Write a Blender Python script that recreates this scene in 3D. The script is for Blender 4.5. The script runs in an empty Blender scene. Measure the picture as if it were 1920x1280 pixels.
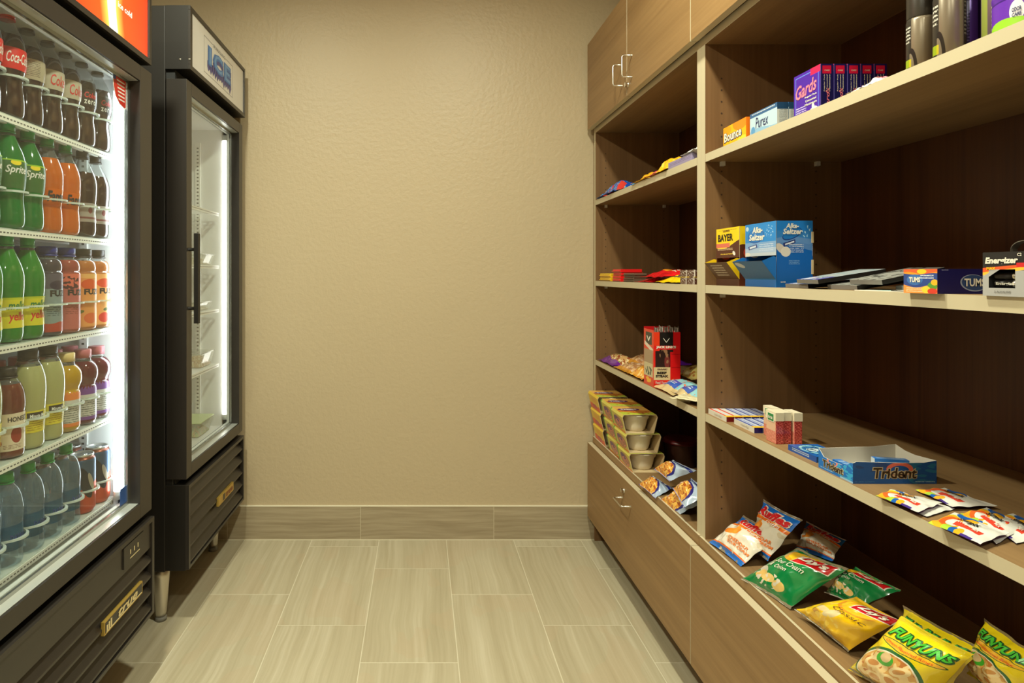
import bpy, math, random
from mathutils import Vector, Matrix, noise
random.seed(7)
SC = bpy.context.scene
COL = SC.collection
PI = math.pi
F, U0, V0, CAMZ = 1152.0, 788.0, 514.0, 1.205   # focal length in pixels, vanishing point, eye height

def px(u, v, Y):
    """world point that the survey of the photograph puts at depth Y"""
    return Vector(((u-U0)*Y/F, Y, CAMZ-(v-V0)*Y/F))
def onz(u, v, Z):
    Y = F*(CAMZ-Z)/(v-V0)
    return Vector(((u-U0)*Y/F, Y, Z))

# ------------------------------------------------------------------ materials
def S(r, g, b, a=1.0):
    f = lambda c: (c/255/12.92) if c/255 <= .04045 else ((c/255+.055)/1.055)**2.4
    return (f(r), f(g), f(b), a)
MATS = {}
def pm(name, col, rough=.5, metal=0.0, emit=None, es=0.0, coat=0.0, spec=.5):
    if name in MATS: return MATS[name]
    m = bpy.data.materials.new(name); m.use_nodes = True
    b = m.node_tree.nodes['Principled BSDF']
    b.inputs['Base Color'].default_value = col
    b.inputs['Roughness'].default_value = rough
    b.inputs['Metallic'].default_value = metal
    b.inputs['Coat Weight'].default_value = coat
    b.inputs['Coat Roughness'].default_value = .08
    b.inputs['Specular IOR Level'].default_value = spec
    if emit:
        b.inputs['Emission Color'].default_value = emit
        b.inputs['Emission Strength'].default_value = es
    MATS[name] = m
    return m
class NT:
    """small node-tree helper"""
    def __init__(s, m):
        s.t = m.node_tree; s.n = s.t.nodes; s.l = s.t.links
    def new(s, kind, **kw):
        n = s.n.new(kind)
        for k, v in kw.items(): setattr(n, k, v)
        return n
    def link(s, a, b): s.l.new(a, b)
    def put(s, sock, v):
        if hasattr(v, 'is_output'): s.l.new(v, sock)
        else: sock.default_value = v
    def math(s, op, a, b=None, c=None):
        n = s.new('ShaderNodeMath', operation=op)
        s.put(n.inputs[0], a)
        if b is not None: s.put(n.inputs[1], b)
        if c is not None: s.put(n.inputs[2], c)
        return n.outputs[0]
    def mix(s, f, a, b):
        n = s.new('ShaderNodeMix', data_type='RGBA')
        s.put(n.inputs[0], f); s.put(n.inputs[6], a); s.put(n.inputs[7], b)
        return n.outputs[2]
    def noise(s, vec, scale, detail=3, rough=.5, dim='3D'):
        n = s.new('ShaderNodeTexNoise', noise_dimensions=dim)
        if vec is not None: s.link(vec, n.inputs['Vector'])
        n.inputs['Scale'].default_value = scale; n.inputs['Detail'].default_value = detail
        n.inputs['Roughness'].default_value = rough
        return n.outputs[0]
    def mapping(s, vec, loc=(0,0,0), rot=(0,0,0), scale=(1,1,1), t='POINT'):
        n = s.new('ShaderNodeMapping', vector_type=t)
        s.link(vec, n.inputs['Vector'])
        n.inputs['Location'].default_value = loc; n.inputs['Rotation'].default_value = rot
        n.inputs['Scale'].default_value = scale
        return n.outputs[0]
    def ramp(s, f, stops):
        n = s.new('ShaderNodeValToRGB'); cr = n.color_ramp
        while len(cr.elements) < len(stops): cr.elements.new(.5)
        for e, (p, c) in zip(cr.elements, stops): e.position = p; e.color = c
        s.link(f, n.inputs[0]); return n.outputs[0]
    def bump(s, h, strength, dist=.01):
        n = s.new('ShaderNodeBump'); n.inputs['Strength'].default_value = strength
        n.inputs['Distance'].default_value = dist
        s.link(h, n.inputs['Height']); return n.outputs[0]

def art(name, base, layers, rough=.35, coat=0.0, spec=.5, metal=0.0):
    """printed surface: flat shapes laid over each other in the UV square
    ('r',cx,cy,hw,hh,rot,col) rectangle  ('e',cx,cy,rx,ry,rot,col) ellipse
    ('n',cx,cy,rx,ry,scale,thr,col) blotches inside an ellipse  ('s',cx,cy,hw,hh,n,col) lines of small print
    ('w',y,amp,freq,ph,col) everything above a wave  ('b',y,amp,freq,ph,col) everything below one"""
    if name in MATS: return MATS[name]
    m = bpy.data.materials.new(name); m.use_nodes = True
    t = NT(m); b = t.n['Principled BSDF']
    b.inputs['Roughness'].default_value = rough; b.inputs['Coat Weight'].default_value = coat
    b.inputs['Specular IOR Level'].default_value = spec; b.inputs['Metallic'].default_value = metal
    uv = t.new('ShaderNodeTexCoord').outputs['UV']
    cur = base; sep = None
    for L in layers:
        k = L[0]; col = L[-1]
        if k in 'ren' or k == 's':
            rot = math.radians(L[5]) if k in 're' else 0
            mp = t.mapping(uv, (L[1], L[2], 0), (0, 0, rot), (L[3], L[4], 1), 'TEXTURE')
            if k in 'en':
                ln = t.new('ShaderNodeVectorMath', operation='LENGTH'); t.link(mp, ln.inputs[0])
                f = t.math('LESS_THAN', ln.outputs['Value'], 1.0)
                if k == 'n':
                    f = t.math('MULTIPLY', f, t.math('GREATER_THAN', t.noise(uv, L[5], 1), L[6]))
            else:
                ab = t.new('ShaderNodeVectorMath', operation='ABSOLUTE'); t.link(mp, ab.inputs[0])
                sp = t.new('ShaderNodeSeparateXYZ'); t.link(ab.outputs[0], sp.inputs[0])
                f = t.math('LESS_THAN', t.math('MAXIMUM', sp.outputs[0], sp.outputs[1]), 1.0)
                if k == 's':
                    sp2 = t.new('ShaderNodeSeparateXYZ'); t.link(mp, sp2.inputs[0])
                    fr = t.math('FRACT', t.math('MULTIPLY', t.math('ADD', sp2.outputs[1], 1.0), L[5]/2))
                    f = t.math('MULTIPLY', f, t.math('GREATER_THAN', fr, .5))
                    f = t.math('MULTIPLY', f, t.math('GREATER_THAN', t.noise(uv, 40, 1), .44))
        else:
            if sep is None:
                sep = t.new('ShaderNodeSeparateXYZ'); t.link(uv, sep.inputs[0])
            sn = t.math('SINE', t.math('MULTIPLY_ADD', sep.outputs[0], L[3], L[4]))
            y = t.math('MULTIPLY_ADD', sn, L[2], L[1])
            f = t.math('GREATER_THAN' if k == 'w' else 'LESS_THAN', sep.outputs[1], y)
        cur = t.mix(f, cur, col)
    t.put(b.inputs['Base Color'], cur)
    MATS[name] = m
    return m

def wood(name, dark, light, axis, rough=.45, s=1.0):
    if name in MATS: return MATS[name]
    m = bpy.data.materials.new(name); m.use_nodes = True
    t = NT(m); b = t.n['Principled BSDF']
    oc = t.new('ShaderNodeTexCoord').outputs['Object']
    sc = {'x': (1.2, 60, 60), 'y': (60, 1.2, 60), 'z': (60, 60, 1.2)}[axis]
    fine = t.noise(t.mapping(oc, scale=tuple(c*s*1.6 for c in sc)), 1.0, 4, .6)
    sc2 = tuple(c*s*.28 for c in sc)
    broad = t.noise(t.mapping(oc, loc=(3, 7, 1), scale=sc2), 1.0, 3, .55)
    v = t.math('ADD', t.math('MULTIPLY', fine, .45), t.math('MULTIPLY', broad, .55))
    c = t.ramp(v, [(.30, dark), (.68, light)])
    t.link(c, b.inputs['Base Color'])
    b.inputs['Roughness'].default_value = rough; b.inputs['Specular IOR Level'].default_value = .35
    t.link(t.bump(fine, .06, .002), b.inputs['Normal'])
    MATS[name] = m
    return m

def liquid(name, col, k=.5, rough=.1):
    """tinted drink seen through its bottle: part reflects, part lets light through"""
    if name in MATS: return MATS[name]
    m = bpy.data.materials.new(name); m.use_nodes = True
    t = NT(m); b = t.n['Principled BSDF']; out = t.n['Material Output']
    b.inputs['Base Color'].default_value = col; b.inputs['Roughness'].default_value = rough
    b.inputs['Coat Weight'].default_value = .6; b.inputs['Coat Roughness'].default_value = .03
    tr = t.new('ShaderNodeBsdfTranslucent'); tr.inputs[0].default_value = col
    mx = t.new('ShaderNodeMixShader'); mx.inputs[0].default_value = k
    t.link(b.outputs[0], mx.inputs[1]); t.link(tr.outputs[0], mx.inputs[2])
    gl = t.new('ShaderNodeBsdfGlossy'); gl.inputs['Roughness'].default_value = .04
    fr = t.new('ShaderNodeFresnel'); fr.inputs[0].default_value = 1.45
    m2 = t.new('ShaderNodeMixShader')
    t.link(fr.outputs[0], m2.inputs[0]); t.link(mx.outputs[0], m2.inputs[1]); t.link(gl.outputs[0], m2.inputs[2])
    t.link(m2.outputs[0], out.inputs[0])
    MATS[name] = m
    return m
def clear(name, tint=(1,1,1,1), body=0.0, bodycol=(1,1,1,1), ior=1.45, rough=.02):
    """clear sheet plastic or glass: tinted see-through, mirror at grazing angles, a little milky body"""
    if name in MATS: return MATS[name]
    m = bpy.data.materials.new(name); m.use_nodes = True
    t = NT(m); t.n.remove(t.n['Principled BSDF']); out = t.n['Material Output']
    tp = t.new('ShaderNodeBsdfTransparent'); tp.inputs[0].default_value = tint
    df = t.new('ShaderNodeBsdfDiffuse'); df.inputs[0].default_value = bodycol
    m1 = t.new('ShaderNodeMixShader'); m1.inputs[0].default_value = body
    t.link(tp.outputs[0], m1.inputs[1]); t.link(df.outputs[0], m1.inputs[2])
    gl = t.new('ShaderNodeBsdfGlossy'); gl.inputs['Roughness'].default_value = rough
    lw = t.new('ShaderNodeLayerWeight'); f0 = ((ior-1)/(ior+1))**2
    fr = t.math('MULTIPLY_ADD', t.math('POWER', lw.outputs['Facing'], 5.0), 1-f0, f0)
    m2 = t.new('ShaderNodeMixShader')
    t.link(fr, m2.inputs[0]); t.link(m1.outputs[0], m2.inputs[1]); t.link(gl.outputs[0], m2.inputs[2])
    t.link(m2.outputs[0], out.inputs[0])
    MATS[name] = m
    return m

# ------------------------------------------------------------------ lettering
TXT = {}
def text2d(s, bold=0.0, shear=0.0, spacing=1.0, split=.22):
    """letters as triangles, fitted into the unit square"""
    key = (s, bold, shear, spacing)
    if key in TXT: return TXT[key]
    cu = bpy.data.curves.new('letters', 'FONT'); cu.body = s; cu.size = 1; cu.resolution_u = 2
    cu.offset = bold; cu.shear = shear; cu.space_character = spacing
    ob = bpy.data.objects.new('letters', cu); COL.objects.link(ob)
    bpy.context.view_layer.update()
    dg = bpy.context.evaluated_depsgraph_get()
    me = bpy.data.meshes.new_from_object(ob.evaluated_get(dg))
    me.calc_loop_triangles()
    vs = [(v.co.x, v.co.y) for v in me.vertices]
    tri = [tuple(t.vertices) for t in me.loop_triangles]
    bpy.data.objects.remove(ob); bpy.data.curves.remove(cu); bpy.data.meshes.remove(me)
    if not vs: return [], []
    x0 = min(v[0] for v in vs); x1 = max(v[0] for v in vs); y0 = min(v[1] for v in vs); y1 = max(v[1] for v in vs)
    dx = max(x1-x0, 1e-6); dy = max(y1-y0, 1e-6)
    asp = dx/dy
    vs = [((x-x0)/dx, (y-y0)/dy) for x, y in vs]
    out = []
    work = list(tri)
    while work:
        a, b, c = work.pop()
        P = [vs[a], vs[b], vs[c]]
        d = [math.hypot((P[i][0]-P[(i+1) % 3][0])*asp, P[i][1]-P[(i+1) % 3][1]) for i in range(3)]
        k = max(range(3), key=lambda i: d[i])
        if d[k] > split*2.2:
            T = (a, b, c); i, j, o = T[k], T[(k+1) % 3], T[(k+2) % 3]
            vs.append(((vs[i][0]+vs[j][0])/2, (vs[i][1]+vs[j][1])/2)); n = len(vs)-1
            work += [(i, n, o), (n, j, o)]
        else: out.append((a, b, c))
    TXT[key] = (vs, out)
    return TXT[key]

# ------------------------------------------------------------------ mesh builder
class MB:
    def __init__(s):
        s.v = []; s.f = []; s.m = []; s.uv = []; s.sm = []; s.mats = []
    def mi(s, m):
        if m not in s.mats: s.mats.append(m)
        return s.mats.index(m)
    def face(s, idx, m, uv=None, smooth=False):
        s.f.append(tuple(idx)); s.m.append(s.mi(m)); s.sm.append(smooth)
        s.uv.append(uv if uv else [(0.5, 0.5)]*len(idx))
    def poly(s, pts, m, uv=None, smooth=False):
        n = len(s.v); s.v += [Vector(p) for p in pts]
        s.face(range(n, n+len(pts)), m, uv, smooth)
    def box(s, x0, y0, z0, x1, y1, z1, m, fm=None):
        """axis box; fm maps a face ('-x','+x','-y','+y','top','bot') to its own material"""
        fm = fm or {}
        n = len(s.v)
        s.v += [Vector(p) for p in ((x0,y0,z0),(x1,y0,z0),(x1,y1,z0),(x0,y1,z0),(x0,y0,z1),(x1,y0,z1),(x1,y1,z1),(x0,y1,z1))]
        q = [(0,0),(1,0),(1,1),(0,1)]
        for k, ix in (('-x',(3,0,4,7)),('+x',(1,2,6,5)),('-y',(0,1,5,4)),('+y',(2,3,7,6)),('top',(4,5,6,7)),('bot',(3,2,1,0))):
            mm = fm.get(k, m)
            if mm is None: continue
            s.face([n+i for i in ix], mm, q)
    def lathe(s, prof, m, n=24, c=(0,0,0), mats=None, smooth=True, uv0=0.0, cap=True, sx=1.0, sy=1.0, a0=0.0):
        """prof: (r,z) from bottom to top; mats: material per ring segment"""
        b = len(s.v); k = len(prof)
        for r, z in prof:
            for i in range(n):
                a = a0+2*PI*i/n
                s.v.append(Vector((c[0]+r*sx*math.cos(a), c[1]+r*sy*math.sin(a), c[2]+z)))
        z0, z1 = prof[0][1], prof[-1][1]; dz = (z1-z0) or 1
        for j in range(k-1):
            mm = mats[j] if mats else m
            for i in range(n):
                i2 = (i+1) % n
                ua, ub = i/n, (i+1)/n
                va, vb = (prof[j][1]-z0)/dz, (prof[j+1][1]-z0)/dz
                s.face([b+j*n+i, b+j*n+i2, b+(j+1)*n+i2, b+(j+1)*n+i], mm, [(ua,va),(ub,va),(ub,vb),(ua,vb)], smooth)
        if cap:
            s.face([b+i for i in range(n)][::-1], mats[0] if mats else m)
            s.face([b+(k-1)*n+i for i in range(n)], mats[-1] if mats else m)
    def tube(s, path, r, m, n=8, closed=False):
        P = [Vector(p) for p in path]; b = len(s.v); k = len(P)
        up = None
        for i, p in enumerate(P):
            if closed: d = P[(i+1) % k]-P[i-1]
            else: d = P[min(i+1, k-1)]-P[max(i-1, 0)]
            d.normalize()
            if up is None:
                up = Vector((0,0,1)) if abs(d.z) < .9 else Vector((1,0,0))
            a = (up-d*up.dot(d))
            if a.length < 1e-4: a = d.orthogonal()
            a.normalize(); up = a; w = d.cross(a)
            for j in range(n):
                t = 2*PI*j/n
                s.v.append(p+a*(r*math.cos(t))+w*(r*math.sin(t)))
        for i in range(k if closed else k-1):
            i2 = (i+1) % k
            for j in range(n):
                j2 = (j+1) % n
                s.face([b+i*n+j, b+i2*n+j, b+i2*n+j2, b+i*n+j2][::-1], m, None, True)
        if not closed:
            s.face([b+j for j in range(n)], m); s.face([b+(k-1)*n+j for j in range(n)][::-1], m)
    def prism(s, pts, d, m, em=None):
        """flat outline pts extruded by vector d"""
        d = Vector(d); n = len(s.v); k = len(pts)
        s.v += [Vector(p) for p in pts]+[Vector(p)+d for p in pts]
        s.face(list(range(n, n+k))[::-1], m); s.face(range(n+k, n+2*k), m)
        for i in range(k):
            j = (i+1) % k
            s.face([n+i, n+j, n+k+j, n+k+i], em or m)
    def grid(s, fn, nu, nv, m, smooth=True, flip=False):
        b = len(s.v)
        for j in range(nv+1):
            for i in range(nu+1): s.v.append(Vector(fn(i/nu, j/nv)))
        for j in range(nv):
            for i in range(nu):
                q = [b+j*(nu+1)+i, b+j*(nu+1)+i+1, b+(j+1)*(nu+1)+i+1, b+(j+1)*(nu+1)+i]
                u = [(i/nu,j/nv),((i+1)/nu,j/nv),((i+1)/nu,(j+1)/nv),(i/nu,(j+1)/nv)]
                if flip: q.reverse(); u.reverse()
                s.face(q, m, u, smooth)
    def text(s, st, fn, cx, cy, w, h, m, bold=.02, shear=0.0, spacing=1.0, rot=0.0, lift=.0006):
        """letters fitted to w x h round (cx,cy) on the surface fn(s,t,lift)"""
        vs, tr = text2d(st, bold, shear, spacing)
        if not vs: return
        b = len(s.v); ca, sa = math.cos(rot), math.sin(rot)
        for x, y in vs:
            a, c = (x-.5)*w, (y-.5)*h
            s.v.append(Vector(fn(cx+a*ca-c*sa, cy+a*sa+c*ca, lift)))
        for t in tr: s.face([b+i for i in t], m)
    def build(s, name, parent=None, origin=(0,0,0), bevel=0.0):
        me = bpy.data.meshes.new(name); o = Vector(origin)
        me.from_pydata([tuple(v-o) for v in s.v], [], s.f)
        for m in s.mats: me.materials.append(m)
        uvl = me.uv_layers.new(name='UVMap')
        k = 0
        for p, mi, uv, sm in zip(me.polygons, s.m, s.uv, s.sm):
            p.material_index = mi; p.use_smooth = sm
            for li, c in zip(p.loop_indices, uv): uvl.data[li].uv = c
        ob = bpy.data.objects.new(name, me); COL.objects.link(ob)
        if parent is not None: ob.parent = parent
        else: ob.location = o
        if bevel:
            bv = ob.modifiers.new('edges', 'BEVEL'); bv.width = bevel; bv.segments = 2; bv.limit_method = 'ANGLE'
        return ob

def boxface(x0, y0, z0, x1, y1, z1, k):
    """surface function of one face of a box, (s,t) in the unit square as seen from outside"""
    def fn(s, t, e=0):
        if k == '-x': return (x0-e, y1+(y0-y1)*s, z0+(z1-z0)*t)
        if k == '+x': return (x1+e, y0+(y1-y0)*s, z0+(z1-z0)*t)
        if k == '-y': return (x0+(x1-x0)*s, y0-e, z0+(z1-z0)*t)
        if k == '+y': return (x1+(x0-x1)*s, y1+e, z0+(z1-z0)*t)
        if k == 'top': return (x0+(x1-x0)*s, y0+(y1-y0)*t, z1+e)
    return fn
def cyl(r, z0, z1, c=(0,0,0), a0=-60, span=150):
    """surface of a round wall, centred on the bearing a0 (degrees)"""
    def fn(s, t, e=0):
        a = math.radians(a0+(s-.5)*span)
        return (c[0]+(r+e)*math.cos(a), c[1]+(r+e)*math.sin(a), c[2]+z0+(z1-z0)*t)
    return fn

def tag(o, label, cat, group=None):
    o['label'] = label; o['category'] = cat
    if group: o['group'] = group
    return o
def thing(name, label, cat, loc=(0,0,0), rz=0.0, group=None):
    o = bpy.data.objects.new(name, None); COL.objects.link(o); o.empty_display_size = .05
    o.location = loc; o.rotation_euler = (0, 0, rz)
    return tag(o, label, cat, group)
def dup(root, loc, label, rz=None, group=None):
    r = root.copy(); COL.objects.link(r); r.location = loc
    if rz is not None: r.rotation_euler = (0, 0, rz)
    r['label'] = label
    if group: r['group'] = group
    for ch in root.children:
        c = ch.copy(); COL.objects.link(c); c.parent = r
        for g in ch.children:
            d = g.copy(); COL.objects.link(d); d.parent = c
    return r
def struct(mb, name):
    o = mb.build(name); o['kind'] = 'structure'; return o

def bag(name, label, cat, c, th, m, mback, texts=(), back=.35, pinch=.10, wr=.006, seal=.06, seed=0, group=None, nu=36, nv=44, sag=0.0, crimp=True, wob=.004):
    """pillow pack between four corners BL, BR, TL, TR; texts: (string,cx,cy,w,h,mat,kw) on its front"""
    BL, BR, TL, TR = [Vector(p) for p in c]
    nrm = (BR-BL).cross(TL-BL); nrm.normalize()
    W = ((BR-BL).length+(TR-TL).length)/2; H = ((TL-BL).length+(TR-BR).length)/2
    ex = (BR-BL).normalized(); ey = (TL-BL).normalized()
    def base(s, t):
        s2 = .5+(s-.5)*(1-pinch*math.sin(PI*t)**.7)
        p = BL*(1-s2)*(1-t)+BR*s2*(1-t)+TL*(1-s2)*t+TR*s2*t
        p = p-ey*(.025*H*math.sin(PI*s)*(t-.5)*2)
        return p+Vector((0, 0, -sag*math.sin(PI*s)*math.sin(PI*t)))
    def puff(s, t):
        tt = min(max((t-seal)/(1-2*seal), 0), 1)
        return max(math.sin(PI*s), 0)**.55*max(math.sin(PI*tt), 0)**.6
    def crease(s, t, k):
        e = min(t, 1-t)
        q = noise.noise(Vector((s*7+seed*3.1, t*5+k*9, seed*1.7)))
        r = noise.noise(Vector((s*17+seed, t*6.0+k*5, seed*2.3)))*math.exp(-e*6)
        d = noise.noise(Vector((s*3.5+t*4+seed, s*3-t*2, seed+k)))
        return wr*(q*.6+r*1.5+abs(d)*-1.1)
    def front(s, t, e=0):
        s = min(max(s, 0), 1); t = min(max(t, 0), 1)
        pf = puff(s, t)
        z = th*pf+crease(s, t, 0)*min(1, pf*1.6+.12)
        if crimp and (t < seal or t > 1-seal): z += .0012*math.sin(t*H/.0028*PI)
        w = wob*noise.noise(Vector((s*4, t*4+seed, 3)))
        return base(s, t)+nrm*(z+e+w)
    def rear(s, t, e=0):
        pf = puff(s, t)
        z = -th*back*pf+crease(s, t, 1)*min(1, pf)
        if crimp and (t < seal or t > 1-seal): z += .0012*math.sin(t*H/.0028*PI)
        w = wob*noise.noise(Vector((s*4, t*4+seed, 3)))
        return base(s, t)+nrm*(z-.0004+w)
    b = MB()
    b.grid(front, nu, nv, m); b.grid(rear, nu//2, nv//2, mback, True, True)
    for tx in texts:
        st, cx, cy, w, h, mt = tx[:6]; kw = tx[6] if len(tx) > 6 else {}
        b.text(st, front, cx, cy, w, h, mt, **{**dict(lift=.0024 if th > .012 else .0014), **kw})
    o = (BL+BR+TL+TR)/4; o.z = min(v.z for v in b.v)
    ob = b.build(name, None, o)
    return tag(ob, label, cat, group)
# ================================================================== the room
ZC = 2.743; YB = 2.80; XL = -1.64; XR = 1.20; YF = -1.9
# --- painted wall
def paint(name, col, bump=.35):
    m = bpy.data.materials.new(name); m.use_nodes = True
    t = NT(m); b = t.n['Principled BSDF']
    oc = t.new('ShaderNodeTexCoord').outputs['Object']
    n1 = t.noise(oc, 55, 3, .55); n2 = t.noise(oc, 4, 2)
    c = t.mix(t.math('MULTIPLY', n2, .25), col, tuple(x*.9 for x in col[:3])+(1,))
    t.link(c, b.inputs['Base Color']); b.inputs['Roughness'].default_value = .42
    b.inputs['Specular IOR Level'].default_value = .4
    t.link(t.bump(n1, bump, .006), b.inputs['Normal'])
    return m
WALL = paint('beige_wall_paint', (.52, .415, .265, 1))
DIM = paint('low_bounce_wall_paint', (.16, .12, .08, 1))  # for the unseen wall behind the camera, darkened to cut bounce into the shelves
CEIL = paint('ceiling_paint', (.75, .72, .66, 1), .1)
def tile_floor():
    m = bpy.data.materials.new('striated_floor_tile'); m.use_nodes = True
    t = NT(m); b = t.n['Principled BSDF']
    oc = t.new('ShaderNodeTexCoord').outputs['Object']
    sp = t.new('ShaderNodeSeparateXYZ'); t.link(oc, sp.inputs[0])
    x, y = sp.outputs[0], sp.outputs[1]
    cx = t.math('DIVIDE', t.math('ADD', x, .187), .3048)
    ci = t.math('FLOOR', cx); fx = t.math('FRACT', cx)
    cy = t.math('DIVIDE', t.math('ADD', t.math('SUBTRACT', y, 2.517), t.math('MULTIPLY', ci, .2033)), .61)
    ri = t.math('FLOOR', cy); fy = t.math('FRACT', cy)
    ex = t.math('MULTIPLY', t.math('MINIMUM', fx, t.math('SUBTRACT', 1.0, fx)), .3048)
    ey = t.math('MULTIPLY', t.math('MINIMUM', fy, t.math('SUBTRACT', 1.0, fy)), .61)
    gr = t.math('LESS_THAN', t.math('MINIMUM', ex, ey), .0015)
    tid = t.math('ADD', t.math('MULTIPLY', ci, 7.31), t.math('MULTIPLY', ri, 3.77))
    cb = t.new('ShaderNodeCombineXYZ')
    wob = t.math('MULTIPLY', t.noise(oc, 2.2, 2), .05)
    t.link(t.math('ADD', x, wob), cb.inputs[0]); t.link(y, cb.inputs[1]); t.link(tid, cb.inputs[2])
    v1 = t.noise(t.mapping(cb.outputs[0], scale=(75, 1.6, 1)), 1.0, 4, .6)
    v2 = t.noise(t.mapping(cb.outputs[0], scale=(16, .9, 1)), 1.0, 3, .55)
    v3 = t.noise(t.mapping(cb.outputs[0], scale=(5, 3, 1)), 1.0, 2)
    v = t.math('ADD', t.math('MULTIPLY', v1, .5), t.math('MULTIPLY', v2, .5))
    c = t.ramp(v, [(.30, (.385, .325, .21, 1)), (.52, (.475, .415, .285, 1)), (.72, (.585, .525, .39, 1))])
    c = t.mix(t.math('MULTIPLY', t.math('GREATER_THAN', v3, .56), .25), c, (.49, .37, .24, 1))
    c = t.mix(t.math('MULTIPLY', gr, .8), c, (.68, .63, .48, 1))
    t.link(c, b.inputs['Base Color']); b.inputs['Roughness'].default_value = .42
    b.inputs['Specular IOR Level'].default_value = .4
    h = t.math('SUBTRACT', t.math('MULTIPLY', v1, .15), gr)
    t.link(t.bump(h, .15, .002), b.inputs['Normal'])
    return m
def base_tile():
    m = bpy.data.materials.new('base_tile'); m.use_nodes = True
    t = NT(m); b = t.n['Principled BSDF']
    oc = t.new('ShaderNodeTexCoord').outputs['Object']
    sp = t.new('ShaderNodeSeparateXYZ'); t.link(oc, sp.inputs[0])
    cx = t.math('DIVIDE', t.math('ADD', sp.outputs[0], .271), .605)
    fx = t.math('FRACT', cx); ci = t.math('FLOOR', cx)
    ex = t.math('MULTIPLY', t.math('MINIMUM', fx, t.math('SUBTRACT', 1.0, fx)), .605)
    gr = t.math('LESS_THAN', ex, .0014)
    cb = t.new('ShaderNodeCombineXYZ')
    t.link(sp.outputs[0], cb.inputs[0]); t.link(t.math('MULTIPLY', ci, 5.3), cb.inputs[1])
    t.link(t.math('ADD', sp.outputs[2], t.math('MULTIPLY', t.noise(oc, 3, 2), .03)), cb.inputs[2])
    v = t.noise(t.mapping(cb.outputs[0], scale=(3.0, 1, 80)), 1.0, 4, .6)
    c = t.ramp(v, [(.32, (.30, .235, .145, 1)), (.68, (.44, .36, .24, 1))])
    c = t.mix(t.math('MULTIPLY', gr, .75), c, (.60, .53, .38, 1))
    t.link(c, b.inputs['Base Color']); b.inputs['Roughness'].default_value = .45
    return m
FLOOR = tile_floor(); BASE = base_tile()
CAULK = pm('pale_caulk', (.72, .66, .50, 1), .6)
b = MB(); b.box(XL, YF, -.05, XR, YB, 0, FLOOR); struct(b, 'floor')
b = MB(); b.box(XL-.1, YF-.1, ZC, XR+.1, YB+.1, ZC+.08, CEIL); struct(b, 'ceiling')
b = MB(); b.box(XL, YB, -.05, XR, YB+.1, ZC, WALL); struct(b, 'wall_back')
b = MB(); b.box(XL-.1, YF, -.05, XL, YB+.1, ZC, WALL); struct(b, 'wall_left')
b = MB(); b.box(XR, YF, -.05, XR+.1, YB+.1, ZC, WALL); struct(b, 'wall_right')
b = MB(); b.box(XL, YF-.1, -.05, XR, YF, ZC, DIM); struct(b, 'wall_front')
b = MB(); b.box(XL, YB-.011, .0, .84, YB, .150, BASE)
b.box(XL, YB-.0105, .150, .84, YB, .1535, CAULK); b.box(XL, YB-.0135, 0, .84, YB-.011, .0022, CAULK)
struct(b, 'baseboard_back')

# ================================================================== lamps
TRIM = pm('white_lamp_trim', (.8, .8, .78, 1), .4)
LENS = pm('lamp_lens', (.9, .85, .75, 1), .4, emit=(1, .86, .66, 1), es=6.0)
WARM = (.985, 1.0, .785)
def downlight(x, y, power, label, spread=172):
    r = thing('recessed_downlight', label, 'light', (x, y, ZC), 0, 'recessed ceiling downlights')
    b = MB(); b.lathe([(.085, 0), (.085, -.006), (.07, -.008), (.062, -.002)][::-1], TRIM, 28, cap=False); b.build('trim_ring', r)
    b = MB(); b.lathe([(.001, -.0035), (.062, -.0035)], LENS, 28, cap=False); b.build('lens', r)
    l = bpy.data.lights.new('downlight', 'AREA'); l.shape = 'DISK'; l.size = .13; l.energy = power; l.color = WARM
    l.spread = math.radians(spread)
    o = bpy.data.objects.new('downlight', l); COL.objects.link(o); o.location = (0, 0, -.012); o.parent = r
downlight(-.72, 1.18, 49, 'round recessed ceiling downlight above the two drink coolers')
downlight(.28, 1.18, 49, 'round recessed ceiling downlight nearest the shelving')
downlight(-.72, -.75, 27, 'added unseen fill light behind the viewer, cooler side')  # this rear pair is added, out of view, as front fill
downlight(.28, -.75, 27, 'added unseen fill light behind the viewer, shelving side')

# ================================================================== shelving
LAM_Y = wood('laminate_lengthwise', S(133, 101, 63), S(161, 127, 84), 'y')
LAM_Z = wood('laminate_upright', S(106, 77, 48), S(132, 98, 64), 'z')
LAM_X = wood('laminate_shelf', S(118, 90, 58), S(148, 117, 78), 'y')
EDGE = pm('pale_edge_band', S(197, 184, 154), .45)
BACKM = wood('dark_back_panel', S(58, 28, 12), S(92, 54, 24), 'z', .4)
HOLE = pm('peg_hole', S(60, 42, 26), .6)
PEG = pm('clear_shelf_peg', (.65, .62, .55, 1), .25)
STEEL = pm('brushed_nickel', (.70, .66, .58, 1), .28, 1.0)
KICK = pm('toe_kick', S(90, 70, 45), .5)
XF = .785; XD = .755; XBK = 1.16
def handle_path(y, z0, z1, vertical):
    r = .008; n = 4; x0 = XD; x1 = XD-.036
    if vertical: A, B = (y, z0), (y, z1)
    pts = []
    def arc(cx, cz, a, b_):
        for i in range(n+1):
            t = math.radians(a+(b_-a)*i/n); pts.append((cx+r*math.cos(t), cz+r*math.sin(t)))
    pts.append((x0, z0)); arc(x1+r, z0+r, 270, 180); arc(x1+r, z1-r, 180, 90); pts.append((x0, z1))
    return [(p[0], y, p[1]) for p in pts] if vertical else [(p[0], p[1], y) for p in pts]
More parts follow.
